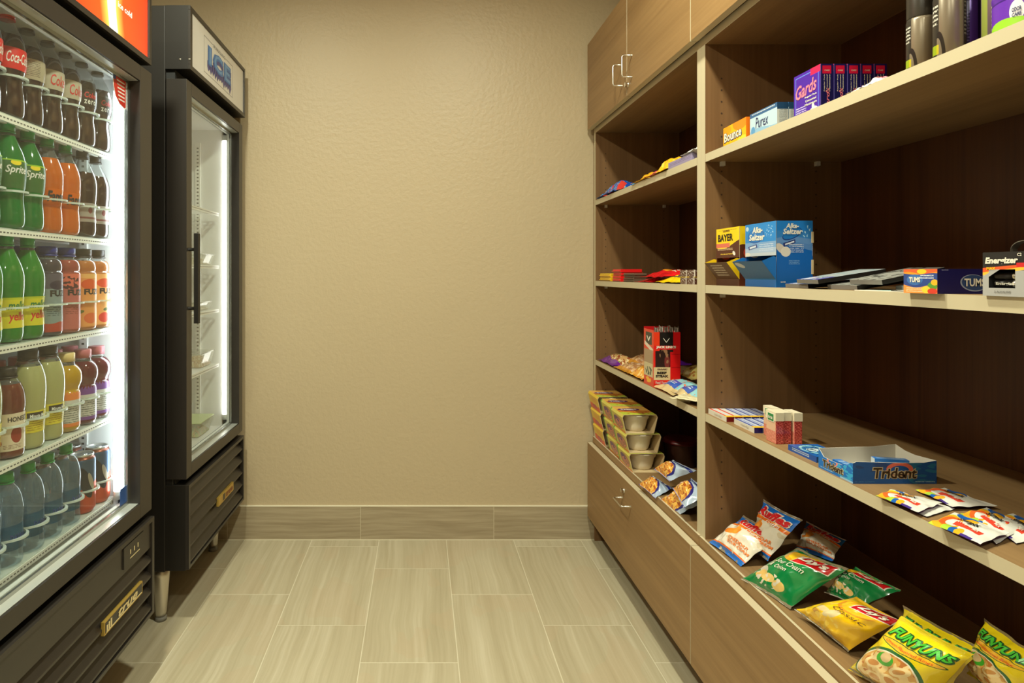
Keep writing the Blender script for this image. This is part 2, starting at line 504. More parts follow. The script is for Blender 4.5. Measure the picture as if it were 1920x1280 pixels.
def bay(y0, y1, label, doors):
    o = Vector((XF, (y0+y1)/2, 0))
    r = thing('shelving_unit', label, 'shelves', o, 0, 'built-in laminate shelving bays')
    T = .0245
    def part(mb, name, p=None, bev=0.0): return mb.build(name, p or r, o, bev)
    for k, (a, c) in enumerate(((y0, y0+T), (y1-T, y1))):
        b = MB(); b.box(XF, a, .10, XBK, c, 2.23, LAM_Z, {'-x': EDGE})
        yy = a-.0004 if k else c+.0004
        s = -1 if k else 1
        for x in (XF+.045, XBK-.07):
            for i in range(38):
                z = .56+i*.032
                if any(abs(z-q) < .03 for q in (1.85,)): continue
                pts = [(x+.0026*math.cos(t), yy, z+.0026*math.sin(t)) for t in [j*PI/3*(-s) for j in range(6)]]
                b.poly(pts, HOLE)
        part(b, 'side_panel')
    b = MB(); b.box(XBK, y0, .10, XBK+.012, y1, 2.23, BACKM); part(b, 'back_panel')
    for z in (1.536, 1.1755, .8225):
        b = MB(); b.box(XF, y0+T+.001, z-.022, XBK-.002, y1-T-.001, z, LAM_X, {'-x': EDGE})
        sh = part(b, 'shelf')
        for y in (y0+T, y1-T):
            for x in (XF+.045, XBK-.07):
                b = MB(); s = 1 if y < (y0+y1)/2 else -1
                b.box(x-.005, min(y, y+s*.012), z-.034, x+.005, max(y, y+s*.012), z-.022, PEG)
                b.build('shelf_peg', sh, o)
    b = MB(); b.box(XF, y0+T, .452, XBK, y1-T, .475, LAM_X); b.box(XF-.006, y0+.001, .395, XF, y1-.001, .475, LAM_Y, {'top': EDGE}); part(b, 'deck')
    b = MB(); b.box(XF, y0+T, 1.838, XBK, y1-T, 1.862, LAM_X, {'-x': EDGE}); b.box(XF, y0, 2.23, XBK, y1, 2.25, LAM_X, {'-x': EDGE}); part(b, 'cabinet_box')
    b = MB(); b.box(.85, y0, 0, .865, y1, .10, KICK); b.box(XF, y0+T, .10, XBK, y1-T, .118, LAM_X); part(b, 'toe_kick')
    # doors
    g = .0015
    for (a, c, hy) in doors:
        b = MB(); b.box(XD, a+g, 1.856, XD+.021, c-g, 2.24, LAM_Y, {'-y': EDGE, '+y': EDGE, 'bot': EDGE, 'top': EDGE})
        d = part(b, 'door', None, .0008)
        b = MB(); b.tube(handle_path(hy, 1.908, 1.985, True), .0032, STEEL); b.build('handle', d, o)
        if hy < (a+c)/2-.0 and False: pass
    b = MB(); dl = doors[-1]
    ly = (y0+y1)/2-.015
    b.tube([(XD+.001, ly, 1.893), (XD-.012, ly, 1.893)], .009, STEEL, 14); b.build('lock', d, o)
    # drawer
    b = MB(); b.box(XD, y0+g, .115, XD+.021, y1-g, .448, LAM_Y, {'top': EDGE, '-y': EDGE, '+y': EDGE})
    d = part(b, 'drawer', None, .0008)
    yc = (y0+y1)/2
    b = MB(); b.tube(handle_path(.373, yc-.045, yc+.045, False), .0032, STEEL); b.build('handle', d, o)
    b = MB(); b.tube([(XD+.001, yc+.028, .405), (XD-.012, yc+.028, .405)], .008, STEEL, 14); b.build('lock', d, o)
YM = 1.7175
bay(YM, 2.776, 'far laminate shelving bay against the back wall, with soups and small snacks', [(2.247, 2.776, 2.292), (YM, 2.247, 2.19)])
bay(.50, YM-.0003, 'near laminate shelving bay with medicine boxes and large chip bags', [(1.11, YM, 1.155), (.50, 1.11, 1.055)])
b = MB(); b.box(XF+.004, 2.777, .0, XBK, YB-.0005, 2.23, LAM_Z); o_ = b.build('filler_strip', None, (.97, 2.788, 0))
tag(o_, 'narrow upright laminate filler between far shelving bay and back wall', 'trim')
# ================================================================== coolers
BLK = pm('black_powder_coat', (.016, .0135, .011, 1), .45, spec=.35)
BLK2 = pm('black_door_frame', (.027, .022, .018, 1), .36, coat=.1)
DARK = pm('dark_gap', (.008, .008, .008, 1), .7)
LINER = pm('white_cooler_liner', (.80, .81, .78, 1), .35)
WIRE = pm('white_coated_wire', (.86, .87, .82, 1), .35)
STRIP = pm('white_price_strip', (.85, .86, .80, 1), .3)
SLOT = pm('dark_slot', (.10, .10, .09, 1), .6)
ALU = pm('aluminium_spacer', (.42, .43, .41, 1), .25, .9)
LEGM = pm('satin_steel_leg', (.62, .58, .50, 1), .35, .9)
FOOT = pm('grey_foot', (.22, .21, .19, 1), .5)
GLASS = clear('door_glass', (.965, .985, .97, 1), .008, ior=1.35, rough=0)  # faint white body paints in the haze of reflections on the pane
TUBE = pm('cold_white_tube', (1, 1, 1, 1), .4, emit=(.86, .95, 1, 1), es=16)
TUBE2 = pm('dim_white_tube', (1, 1, 1, 1), .4, emit=(1, .97, .93, 1), es=8)
GOLD = pm('brass_badge', S(206, 172, 84), .35, .6)
GOLDTX = pm('badge_lettering', S(232, 214, 160), .4)
BADGE = pm('black_badge', (.02, .018, .015, 1), .3)
def xz(x, o): return x
def cooler(name, label, y0, y1, zdoor, zhead, xf, xh, sign, sharp, tube, shelves, handle_y, toff=.05):
    """upright one-door glass merchandiser facing +X"""
    o = Vector((-1.2, (y0+y1)/2, 0))
    r = thing(name, label, 'fridge', o)
    P = lambda mb, n, p=None, bev=0: mb.build(n, p or r, o, bev)
    xb = -.868; xk = -1.575; T = .045
    zb, zt = .192, zhead[1]
    z0, z1 = zdoor
    zi0, zi1 = z0+.03, z1-.03
    # cabinet: outer shell
    b = MB()
    b.box(xk, y0, zb, xb, y0+T, zt, BLK); b.box(xk, y1-T, zb, xb, y1, zt, BLK)
    b.box(xk, y0+T, zb, xk+T, y1-T, zt, BLK)
    b.box(xk+T, y0+T, zi1, xb, y1-T, zt, BLK); b.box(xk+T, y0+T, zb, xb, y1-T, zi0, BLK)
    b.box(xb, y0+.004, zb+.012, xb+.026, y0+.02, zhead[0]-.03, BLK)       # hinge-side trim strip
    P(b, 'cabinet', None, .003)
    b = MB(); e = .003
    b.box(xk+T, y0+T, zi0, xk+T+e, y1-T, zi1, LINER); b.box(xk+T+e, y0+T, zi0, xb-.002, y0+T+e, zi1, LINER)
    b.box(xk+T+e, y1-T-e, zi0, xb-.002, y1-T, zi1, LINER); b.box(xk+T+e, y0+T+e, zi1-e, xb-.002, y1-T-e, zi1, LINER)
    b.box(xk+T+e, y0+T+e, zi0, xb-.002, y1-T-e, zi0+e, LINER)
    P(b, 'liner')
    for y in (y0+T+e, y1-T-e-.008):
        for x in (-.985, -1.42):
            b = MB(); b.box(x, y, zi0+.06, x+.022, y+.008, zi1-.06, WIRE)
            yy = y+.0084 if y < (y0+y1)/2 else y-.0004
            k = 0; z = zi0+.08
            while z < zi1-.08:
                q = [(x+.007, yy, z), (x+.015, yy, z), (x+.015, yy, z+.006), (x+.007, yy, z+.006)]
                b.poly(q if y > (y0+y1)/2 else q[::-1], SLOT); z += .016
            P(b, 'shelf_rail')
    # sign head
    h0, h1 = zhead
    b = MB(); b.box(xb, y0, h0, xh-.002, y1, h1, BLK)
    for (a, c, d, e_) in ((y0, h0, y1, h0+.016), (y0, h1-.014, y1, h1), (y0, h0+.016, y0+.02, h1-.014), (y1-.016, h0+.016, y1, h1-.014)):
        b.box(xh-.002, a, c, xh+.006, d, e_, BLK2)
    for q in (.018, .05): b.box(xb+.03+q, y0-.0015, h0+.03, xb+.036+q, y0, h0+.036, STEEL)
    hd = P(b, 'sign_head', None, .002)
    b = MB(); sign(b, y0+.02, y1-.016, h0+.016, h1-.014, xh-.0015); P(b, 'sign_panel', hd)
    b = MB(); b.box(xb, y0+.01, z1+.002, xb+.03, y1-.01, h0, DARK); P(b, 'door_gap')
    b = MB(); b.box(xb, y0+.01, .485, xb+.03, y1-.01, z0-.002, DARK); P(b, 'door_gap')
    # door
    w = sharp; xg = xf-.036
    b = MB()
    b.box(xb+.004, y0, z0, xf, y0+w, z1, BLK2); b.box(xb+.004, y1-w, z0, xf, y1, z1, BLK2)
    b.box(xb+.004, y0+w, z1-.044, xf, y1-w, z1, BLK2); b.box(xb+.004, y0+w, z0, xf, y1-w, z0+.042, BLK2)
    REV = pm('bright_metal_reveal', (.62, .65, .61, 1), .3, .5)
    b.box(xg, y0+w, z1-.0455, xf-.006, y1-w, z1-.044, REV); b.box(xg, y0+w, z0+.042, xf-.006, y1-w, z0+.0435, REV)
    d = P(b, 'door', None, .003)
    ya, yb_, za, zb_ = y0+w, y1-w, z0+.042, z1-.044
    b = MB(); q = .010
    for off, mm, x_, e2 in ((0, ALU, xg+.001, .004), (.010, WIRE, xg-.014, .009)):
        b.box(x_-.002, ya, za, x_+e2, ya+q, zb_, mm); b.box(x_-.002, yb_-q, za, x_+e2, yb_, zb_, mm)
        b.box(x_-.002, ya+q, za, x_+e2, yb_-q, za+q, mm); b.box(x_-.002, ya+q, zb_-q, x_+e2, yb_-q, zb_, mm)
    P(b, 'glass_spacer', d)
    b = MB(); b.box(xg-.003, ya+.002, za+.002, xg+.001, yb_-.002, zb_-.002, GLASS); P(b, 'glass_pane', d)
    b = MB(); x_ = -.765
    zc0, zc1 = 1.037, 1.345
    b.box(x_-.008, handle_y-.010, zc0, x_+.008, handle_y+.010, zc1, BLK)
    for z in (1.29, 1.088): b.tube([(xf-.001, handle_y+.006, z), (x_-.004, handle_y, z)], .006, BLK, 10)
    P(b, 'handle', d, .002)
    # light tubes at the two front corners
    for y, tm in ((y1-toff, tube), (y0+.05, tube)):
        b = MB(); b.lathe([(.012, z0+.085), (.012, z1-.08)], tm, 16, (xb+.012, y, 0)); lt = P(b, 'light_tube')
        for z in (z0+.063, z1-.08):
            b = MB(); b.lathe([(.0125, z), (.0125, z+.022)], WIRE, 16, (xb+.012, y, 0)); b.build('tube_holder', lt, o)
    # shelves
    for z in shelves:
        b = MB(); fx = -.872; ys0, ys1 = y0+T+.012, y1-T-.040
        b.box(fx-.006, ys0, z-.0142, fx, ys1, z-.0002, STRIP)
        n = int((ys1-ys0)/.011)
        for i in range(n):
            y = ys0+.004+i*.011
            b.box(fx, y, z-.0085, fx+.0004, y+.006, z-.0058, SLOT)
        n = int((ys1-ys0)/.0175)
        for i in range(n+1):
            y = ys0+(ys1-ys0)*i/n
            b.box(-1.46, y-.0016, z-.0045, fx-.006, y+.0016, z-.0012, WIRE)
        for x in (-1.46, -1.30, -1.14, -1.0, -.90): b.box(x-.003, ys0, z-.010, x+.003, ys1, z-.0046, WIRE)
        P(b, 'shelf')
    # grille
    g0, g1 = .200, .486; xq = xf+.008
    b = MB()
    b.box(xb, y0, g0-.004, xq-.012, y0+.018, g1, BLK); b.box(xb, y1-.018, g0-.004, xq-.012, y1, g1, BLK)
    b.box(xb, y0+.018, g1-.02, xq-.012, y1-.018, g1, BLK)
    b.box(xb-.0, y0+.018, g0, xb+.006, y1-.018, g1-.02, DARK)
    for (a, c, d_, e_) in ((y0, g0, y0+.014, g1), (y1-.014, g0, y1, g1), (y0+.014, g0, y1-.014, g0+.010), (y0+.014, g1-.012, y1-.014, g1)):
        b.box(xq-.012, a, c, xq, d_, e_, BLK2)
    zz = g1-.012; n = 5; hgt = (zz-g0-.010)/n
    top = .075 if name == 'drinks_cooler' else 0
    if top:
        b.box(xq-.012, y0+.014, zz-top, xq-.005, y1-.014, zz, BLK2); hgt = (zz-top-g0-.010)/4; n = 4; zz -= top
    for i in range(n):
        a = zz-i*hgt
        b.prism([(xq-.030, y0+.014, a-.004), (xq-.003, y0+.014, a-hgt+.012), (xq-.003, y0+.014, a-hgt+.006), (xq-.012, y0+.014, a-hgt+.006), (xq-.034, y0+.014, a-.010)][::-1], (0, y1-y0-.028, 0), BLK2)
    gr = P(b, 'grille')
    zbad = .318
    ya, yb2 = (2.39, 2.58) if name != 'drinks_cooler' else (1.535, 1.745)
    b = MB(); h = .017
    f = boxface(0, 0, zbad-h, xq+.004, 0, zbad+h, '+x')
    b.box(xq-.006, ya, zbad-h, xq+.003, yb2, zbad+h, GOLD)
    b.box(xq+.003, ya+.004, zbad-h+.004, xq+.0036, yb2-.004, zbad+h-.004, BADGE if name == 'drinks_cooler' else GOLD)
    fn = lambda s, t, e=0: (xq+.004+e, ya+(yb2-ya)*s, zbad-h+2*h*t)
    if name == 'drinks_cooler':
        b.text('true', fn, .58, .55, .52, .62, GOLDTX, .03, .25)
        for k in range(3): b.box(xq+.0036, ya+.010+.010*k, zbad-.010, xq+.0042, ya+.016+.010*k, zbad+.004+.003*k, GOLDTX)
        b.box(xq+.0036, ya+.008, zbad-.013, xq+.0042, yb2-.008, zbad-.011, GOLDTX)
    else:
        b.box(xq+.0036, ya+.05, zbad-.012, xq+.0042, ya+.075, zbad+.012, BADGE)
        b.text('true', fn, .68, .5, .46, .6, pm('red_brown_badge_letters', S(140, 70, 30), .4), .03, .25)
    P(b, 'badge', gr)
    # legs
    for x in (-.905 if name != 'drinks_cooler' else -1.01, xk+.06):
        for y in (y0+.055, y1-.06):
            b = MB(); b.lathe([(.017, .016), (.019, .03), (.028, .150), (.030, .192)], LEGM, 24, (x, y, 0)); lg = P(b, 'leg')
            b = MB(); b.lathe([(.019, 0), (.019, .013), (.015, .016), (.015, .02)], FOOT, 24, (x, y, 0)); b.build('foot', lg, o)
    return r, d, o
# --- signs
def ice_sign(b, y0, y1, z0, z1, x):
    W = pm('white_sign_face', (.80, .79, .76, 1), .3); LN = pm('thin_sign_line', S(120, 120, 125), .5)
    b.box(x-.004, y0, z0, x+.0025, y1, z1, W)
    q = x+.0026; a, c, d, e = 2.235, 1.944, 2.575, 2.076; t = .0014
    for bx in ((a, c, d, c+t), (a, e-t, d, e), (a, c, a+t, e), (d-t, c, d, e)): b.box(q, bx[0], bx[1], q+.0003, bx[2], bx[3], LN)
    b.box(q, 2.33, e-.006, q+.0004, 2.48, e+.004, W)
    fn = lambda s, tt, e_=0: (q+e_, a+(d-a)*s, c+(e-c)*tt)
    IB = pm('ice_letter_blue', S(62, 118, 190), .35); ID = pm('ice_letter_violet', S(70, 66, 140), .35); IL = pm('ice_letter_edge', S(110, 160, 214), .35)
    b.text('SPARKLING', fn, .50, .985, .42, .085, LN, .0, lift=.0008)
    # letter bodies with dripping icicles below
    b.text('ICE', fn, .53, .46, .82, .56, ID, .085, 0, 1.25, lift=.0006)
    rnd = random.Random(3)
    ys = [a+.035+(d-a-.06)*i/11 for i in range(12)]
    for i in range(11):
        l = .012+.016*rnd.random()
        b.poly([(q+.0007, ys[i], c+.030), (q+.0007, ys[i]+.012, c+.030-l), (q+.0007, ys[i+1]+.004, c+.030), (q+.0007, ys[i+1]+.004, c+.052), (q+.0007, ys[i], c+.052)], ID)
    b.text('ICE', fn, .52, .57, .80, .56, IB, .085, 0, 1.25, lift=.0011)
    b.text('ICE', fn, .515, .58, .72, .48, IL, .01, 0, 1.35, lift=.0015)
def coke_sign(b, y0, y1, z0, z1, x):
    m = bpy.data.materials.new('lit_red_sign'); m.use_nodes = True
    t = NT(m); p = t.n['Principled BSDF']
    uv = t.new('ShaderNodeTexCoord').outputs['UV']
    sp = t.new('ShaderNodeSeparateXYZ'); t.link(uv, sp.inputs[0])
    dx = t.math('ABSOLUTE', t.math('SUBTRACT', sp.outputs[0], t.math('MULTIPLY_ADD', t.math('SINE', t.math('MULTIPLY_ADD', sp.outputs[1], 5.0, 2.6)), .012, .72)))
    c = t.ramp(dx, [(0, (1, 1, .95, 1)), (.026, (1, 1, .93, 1)), (.034, (1, .55, .10, 1)), (.085, (.90, .085, .014, 1)), (.4, (.76, .03, .01, 1))])
    t.link(c, p.inputs['Base Color']); t.link(c, p.inputs['Emission Color']); p.inputs['Emission Strength'].default_value = .85
    p.inputs['Roughness'].default_value = .25
    b.box(x-.004, y0, z0, x+.002, y1, z1, m)
    fn = lambda s, tt, e=0: (x+.0022+e, y0+(y1-y0)*s, z0+(z1-z0)*tt)
    wt = pm('lit_white_letters', (1, 1, .95, 1), .3, emit=(1, 1, .92, 1), es=.9)
    k = 1/(y1-y0)
    b.text('ice cold', fn, (1.676-y0)*k, (1.926-z0)/(z1-z0), .078*k, .016/(z1-z0), wt, .01)
    b.text('Coca-Cola', fn, .36, .5, .50, .42, wt, .02, .35)
coolI, doorI, oI = cooler('ice_freezer', 'tall black freezer with white ICE sign and near-empty white interior', 2.09, 2.745, (.507, 1.870), (1.903, 2.12), -.795, -.788, ice_sign, .048, TUBE2, (1.470, 1.243, 1.055, .820), 2.105)
SH = (1.541, 1.300, 1.053, .803, .568)
coolC, doorC, oC = cooler('drinks_cooler', 'tall black drinks cooler with lit red sign, full of bottles', 1.07, 1.83, (.507, 1.802), (1.826, 2.06), -.800, -.806, coke_sign, .075, TUBE, SH, 1.085, .088)
# sticker on the drinks cooler glass and temperature plate on its grille
RED = pm('sticker_red', S(206, 52, 36), .4); WH = pm('print_white', (.86, .84, .78, 1), .45); BLU = pm('sticker_blue', S(52, 86, 150), .4)
b = MB(); xs = -.8345
ps = [(1.668, 1.752), (1.668, 1.722), (1.680, 1.694), (1.704, 1.676), (1.734, 1.669), (1.743, 1.673), (1.743, 1.752)]
b.prism([(xs, y, z) for y, z in ps], (.0005, 0, 0), WH)
b.prism([(xs+.0005, 1.705+(y-1.705)*.9, 1.715+(z-1.715)*.92) for y, z in ps], (.0003, 0, 0), RED)
for k in range(6): b.box(xs+.0008, 1.688+.002*k, 1.738-.010*k, xs+.0011, 1.732, 1.742-.010*k, WH)
b.box(xs+.0008, 1.668, 1.738, xs+.0012, 1.682, 1.754, BLU)
b.build('warning_sticker', doorC, oC)
b = MB(); xs = -.797
b.box(xs, 1.645, .414, xs+.004, 1.762, .470, BLK2)
for k in range(3): b.box(xs+.004, 1.680+.022*k, .440, xs+.0044, 1.684+.022*k, .452, GOLDTX)
b.box(xs+.004, 1.680, .428, xs+.0044, 1.736, .430, GOLDTX)
b.build('control_plate', coolC, oC)
b = MB(); b.box(-.8348, 1.708, .560, -.8342, 1.745, .606, BLU); b.build('blue_sticker', doorC, oC)

# ================================================================== bottles
CAPK = pm('black_bottle_cap', (.035, .03, .028, 1), .4); CAPR = pm('red_bottle_cap', S(214, 40, 38), .35)
CAPG = pm('green_bottle_cap', S(46, 156, 76), .3); CAPB = pm('blue_bottle_cap', S(44, 52, 148), .35)
CAPP = pm('pink_bottle_cap', S(206, 120, 132), .4); CAPY = pm('cream_bottle_cap', S(240, 214, 150), .4)
CAPW = pm('white_bottle_cap', S(225, 222, 212), .4)
PET = clear('clear_pet', (.90, .93, .92, 1), .10, (.8, .85, .85, 1), 1.45)
WATER = clear('water_in_pet', (.88, .95, .985, 1), .12, (.46, .66, .80, 1), 1.6, .03)
COLA = liquid('cola', S(60, 32, 26), .35); GREENL = liquid('green_bottle', S(34, 158, 66), .55)
GREEN2 = liquid('yellow_green_bottle', S(64, 176, 60), .55); ORANGE = liquid('orange_soda', S(255, 132, 26), .5)
LEMON = liquid('cloudy_lemonade', S(226, 226, 158), .5); YELL = liquid('yellow_drink', S(246, 196, 40), .5)
PURP = liquid('purple_drink', S(120, 34, 52), .45); TEA = liquid('red_brown_tea', S(132, 66, 52), .4)
BLUEB = liquid('dark_berry_drink', S(88, 78, 92), .4); POM = liquid('red_berry_drink', S(200, 96, 84), .45); PEACH = liquid('peach_drink', S(236, 150, 78), .5)
TXW = pm('label_white_print', (.85, .84, .80, 1), .4); TXK = pm('label_dark_print', S(44, 40, 40), .4); TXR = pm('label_red_print', S(206, 40, 44), .4)
TXB = pm('label_blue_print', S(40, 60, 130), .4); TXG = pm('label_green_print', S(30, 120, 60), .4)
CONT = [(.022, 0), (.030, .004), (.0330, .018), (.0330, .045), (.0300, .068), (.0305, .085), (.0345, .108), (.0362, .128), (.0358, .150), (.0325, .170), (.0245, .190), (.0165, .204), (.0135, .213), (.0135, .222)]
SPRT = [(.022, 0), (.030, .004), (.0335, .020), (.0325, .050), (.0310, .066), (.0325, .084), (.0350, .110), (.0358, .135), (.0345, .152), (.0290, .172), (.0205, .192), (.0150, .204), (.0135, .212), (.0135, .216)]
STRG = [(.026, 0), (.032, .004), (.0335, .012), (.0335, .060), (.0322, .066), (.0335, .072), (.0335, .150), (.0322, .154), (.0322, .160), (.0330, .166), (.0300, .180), (.0225, .188), (.0205, .192), (.0205, .199)]
VITA = [(.025, 0), (.031, .004), (.0325, .012), (.0325, .095), (.0305, .104), (.0320, .112), (.0362, .124), (.0370, .138), (.0345, .152), (.0265, .164), (.0205, .170), (.0195, .178)]
LEMO = [(.024, 0), (.031, .004), (.0330, .016), (.0318, .040), (.0330, .060), (.0345, .085), (.0365, .115), (.0370, .140), (.0345, .165), (.0275, .188), (.0210, .200), (.0195, .206)]
TEAP = [(.026, 0), (.033, .004), (.0345, .012), (.0345, .060), (.0345, .095), (.0360, .104), (.0365, .120), (.0340, .142), (.0270, .160), (.0200, .170), (.0185, .178)]
WATP = [(.022, 0), (.030, .003), (.0325, .014), (.0310, .040), (.0320, .070), (.0325, .090), (.0335, .105), (.0340, .120), (.0315, .140), (.0255, .160), (.0185, .170), (.0135, .177), (.0135, .183)]
def rad(prof, z):
    for (r0, z0), (r1, z1) in zip(prof, prof[1:]):
        if z0 <= z <= z1: return r0+(r1-r0)*(z-z0)/max(z1-z0, 1e-6)
    return prof[-1][0]
def fine(prof, n=2):
    out = []
    P = [Vector((0, a, b)) for a, b in prof]
    for i in range(len(P)-1):
        p0, p1, p2, p3 = P[max(i-1, 0)], P[i], P[i+1], P[min(i+2, len(P)-1)]
        for k in range(n):
            t = k/n
            q = .5*((2*p1)+(p2-p0)*t+(2*p0-5*p1+4*p2-p3)*t*t+(3*p1-p0-3*p2+p3)*t**3) if i else p1+(p2-p1)*t
            out.append((q.y, q.z))
    out.append(prof[-1]); return out
def bottle(name, prof, liq, fill, capm, capr, caph, label=None, texts=(), wrap=None, n=24):
    """bottle with body (drink below, clear neck above), cap and paper label; label: (z0,z1,art)"""
    r = bpy.data.objects.new(name, None); COL.objects.link(r); r.empty_display_size = .03
    pf = fine(prof); b = MB()
    b.lathe(pf, None, n, mats=[liq if (pf[j][1]+pf[j+1][1])/2 < fill else PET for j in range(len(pf)-1)])
    b.build('bottle_body', r)
    zt = prof[-1][1]; b = MB()
    b.lathe([(capr, zt-.002), (capr, zt+caph-.002), (capr-.0015, zt+caph)], capm, 20)
    if caph < .02: b.lathe([(capr*1.06, zt-.006), (capr*1.06, zt-.003)], capm, 20)
    b.build('cap', r)
    if label:
        z0, z1, am = label; b = MB(); k = 8
        b.lathe([(rad(prof, z0+(z1-z0)*i/k)+.0006, z0+(z1-z0)*i/k) for i in range(k+1)], am, 28, cap=False)
        for tx in texts:
            st, cx, cz, w, h, mt, a0, kw = tx
            def fn(s, t, e=0, a0=a0):
                z = z0+(z1-z0)*t; rr = rad(prof, z)+.0008+e; a = math.radians(a0)+(s-.5)*w/rr*1.0
                return (rr*math.cos(a), rr*math.sin(a), z)
            b.text(st, fn, .5, cz, 1, h, mt, lift=.0002, **kw)
        b.build('label', r)
    return r
def can(name, am):
    r = bpy.data.objects.new(name, None); COL.objects.link(r); r.empty_display_size = .03
    b = MB(); b.lathe([(.024, 0), (.027, .003), (.0325, .012), (.033, .016), (.033, .136), (.0325, .140), (.028, .150)], am, 28); b.build('can_body', r)
    SIL = pm('can_lid_metal', (.72, .72, .70, 1), .3, .9)
    b = MB(); b.lathe([(.0282, .150), (.0285, .154), (.0275, .155), (.0255, .1535), (.0250, .150), (.001, .150)], SIL, 28, cap=False)
    b.lathe([(.009, .1508), (.009, .1525), (.005, .1525)], SIL, 16, (.004, 0, 0), cap=False)
    b.build('can_lid', r); return r
LB = lambda n, base, L=(): art(n, base, list(L), .35)
A0 = -18
K = {}
K['cola'] = (bottle('soda_bottle', CONT, COLA, .178, CAPR, .0150, .018, (.104, .150, LB('cola_red_label', S(214, 38, 36))),
    [('Coca-Cola', 0, .55, .052, .52, TXW, A0-6, dict(shear=.35, bold=.012))]), 'dark cola bottle with red cap and red label')
K['back'] = (bottle('soda_bottle', CONT, COLA, .178, CAPK, .0150, .018, (.104, .150, LB('cola_grey_facts_label', S(176, 164, 140), [('s', .86, .5, .09, .38, 9, S(110, 98, 84)), ('s', .30, .5, .12, .38, 9, S(110, 98, 84))]))), 'dark cola bottle with black cap, label turned to its small print')
K['diet'] = (bottle('soda_bottle', CONT, COLA, .178, CAPK, .0150, .018, (.104, .150, LB('cola_silver_label', S(186, 176, 156))),
    [('Coke', 0, .5, .040, .58, TXR, A0, dict(shear=.15, bold=.01))]), 'dark diet cola bottle with silver label and red lettering')
K['zero'] = (bottle('soda_bottle', CONT, COLA, .172, CAPK, .0150, .018, (.104, .150, LB('cola_black_label', S(46, 34, 32))),
    [('Coke', 0, .66, .034, .34, TXR, A0, dict(shear=.2)), ('zero', 0, .26, .034, .24, TXW, A0, dict(spacing=1.2))]), 'dark cola bottle with black label and red and white lettering')
K['sprite'] = (bottle('soda_bottle', SPRT, GREENL, .205, CAPG, .0148, .016, (.088, .150, LB('lime_green_label', S(58, 104, 50), [('e', .93, .90, .05, .10, 0, S(240, 214, 40)), ('w', .95, 0, 1, 0, S(150, 200, 40))])),
    [('Sprite', 0, .62, .046, .34, TXW, A0-5, dict(shear=.25, bold=.02))]), 'green lemon-lime soda bottle with green label and cap')
K['fanta'] = (bottle('soda_bottle', SPRT, ORANGE, .186, CAPG, .0148, .016, (.066, .108, clear('clear_label', (1, .9, .7, 1), .35, S(255, 140, 36), 1.2)),
    [('Fanta', 0, .55, .044, .62, TXK, A0, dict(shear=.1, bold=.04))]), 'bright orange soda bottle with green cap')
K['black'] = (bottle('soda_bottle', SPRT, COLA, .176, CAPK, .0148, .016, (.040, .090, LB('grey_soda_label', S(160, 152, 144), [('r', .5, .22, .5, .05, 0, S(120, 60, 60)), ('e', .95, .62, .03, .16, 0, S(130, 60, 58))]))), 'black-capped dark soda bottle with pale grey label')
K['mello'] = (bottle('soda_bottle', SPRT, GREEN2, .206, CAPG, .0148, .016, (.032, .098, LB('yellow_band_label', S(216, 206, 44), [('w', .93, 0, 1, 0, S(190, 200, 40))])),
    [('mello', 0, .74, .040, .28, TXG, A0, dict(shear=.2, bold=.02)), ('yello', 0, .34, .040, .36, TXR, A0, dict(shear=.2, bold=.02))]), 'green citrus soda bottle with yellow label band')
def fuze(nm, liq, cap, base, L, desc):
    K[nm] = (bottle('juice_bottle', STRG, liq, .185, cap, .0225, .017, (.010, .150, LB('juice_label_'+nm, base, L)),
        [('FUZE', 0, .66, .052, .11, TXK, -6, dict(bold=.05))]), desc)
fuze('berry', BLUEB, CAPB, S(134, 148, 150), [('w', .74, 0, 1, 0, S(92, 84, 100)), ('e', .95, .80, .09, .08, 0, S(60, 50, 70)), ('s', .93, .36, .1, .1, 6, S(92, 104, 108)), ('b', .16, .02, 20, 0, S(176, 70, 54))], 'grey-blue berry juice bottle with blue cap')
fuze('pom', POM, CAPB, S(190, 104, 98), [('w', .74, 0, 1, 0, S(222, 112, 92)), ('n', .9, .84, .14, .12, 14, .5, S(80, 44, 48)), ('s', .93, .36, .1, .1, 6, S(150, 80, 74))], 'red berry juice bottle with blue cap')
fuze('peach', PEACH, CAPK, S(232, 158, 88), [('e', .93, .80, .10, .10, 0, S(222, 92, 42)), ('e', .95, .16, .09, .10, 0, S(226, 110, 60)), ('e', .82, .28, .05, .03, 30, S(110, 120, 50)), ('w', .92, 0, 1, 0, S(240, 186, 110))], 'peach juice bottle with black cap')
fuze('orch', PEACH, CAPK, S(240, 180, 112), [('e', .93, .82, .10, .09, 0, S(226, 84, 50)), ('e', .93, .14, .08, .10, 0, S(222, 70, 60)), ('e', .95, .30, .04, .03, 30, S(90, 110, 60))], 'pale orange juice bottle with black cap at the row end')
K['lemonade'] = (bottle('juice_bottle', LEMO, LEMON, .186, CAPK, .0212, .018, (.038, .088, LB('lemon_label', S(222, 208, 60), [('s', .93, .3, .1, .25, 5, S(170, 140, 40)), ('r', .93, .76, .10, .16, 0, S(56, 52, 46))])),
    [('Minute Maid', 0, .76, .040, .16, TXW, A0, dict(bold=.02))]), 'cloudy lemonade bottle with black cap and yellow label')
K['tea'] = (bottle('juice_bottle', TEAP, TEA, .160, CAPK, .0200, .017, (.018, .098, LB('cream_tea_label', S(222, 206, 180), [('e', .95, .42, .055, .22, 0, S(150, 60, 44)), ('e', .78, .22, .04, .1, 0, S(180, 92, 70)), ('s', .93, .1, .1, .06, 3, S(140, 110, 90))])),
    [('HONEST', 0, .84, .046, .13, TXK, -10, dict(bold=.02))]), 'short red-brown tea bottle with cream label')
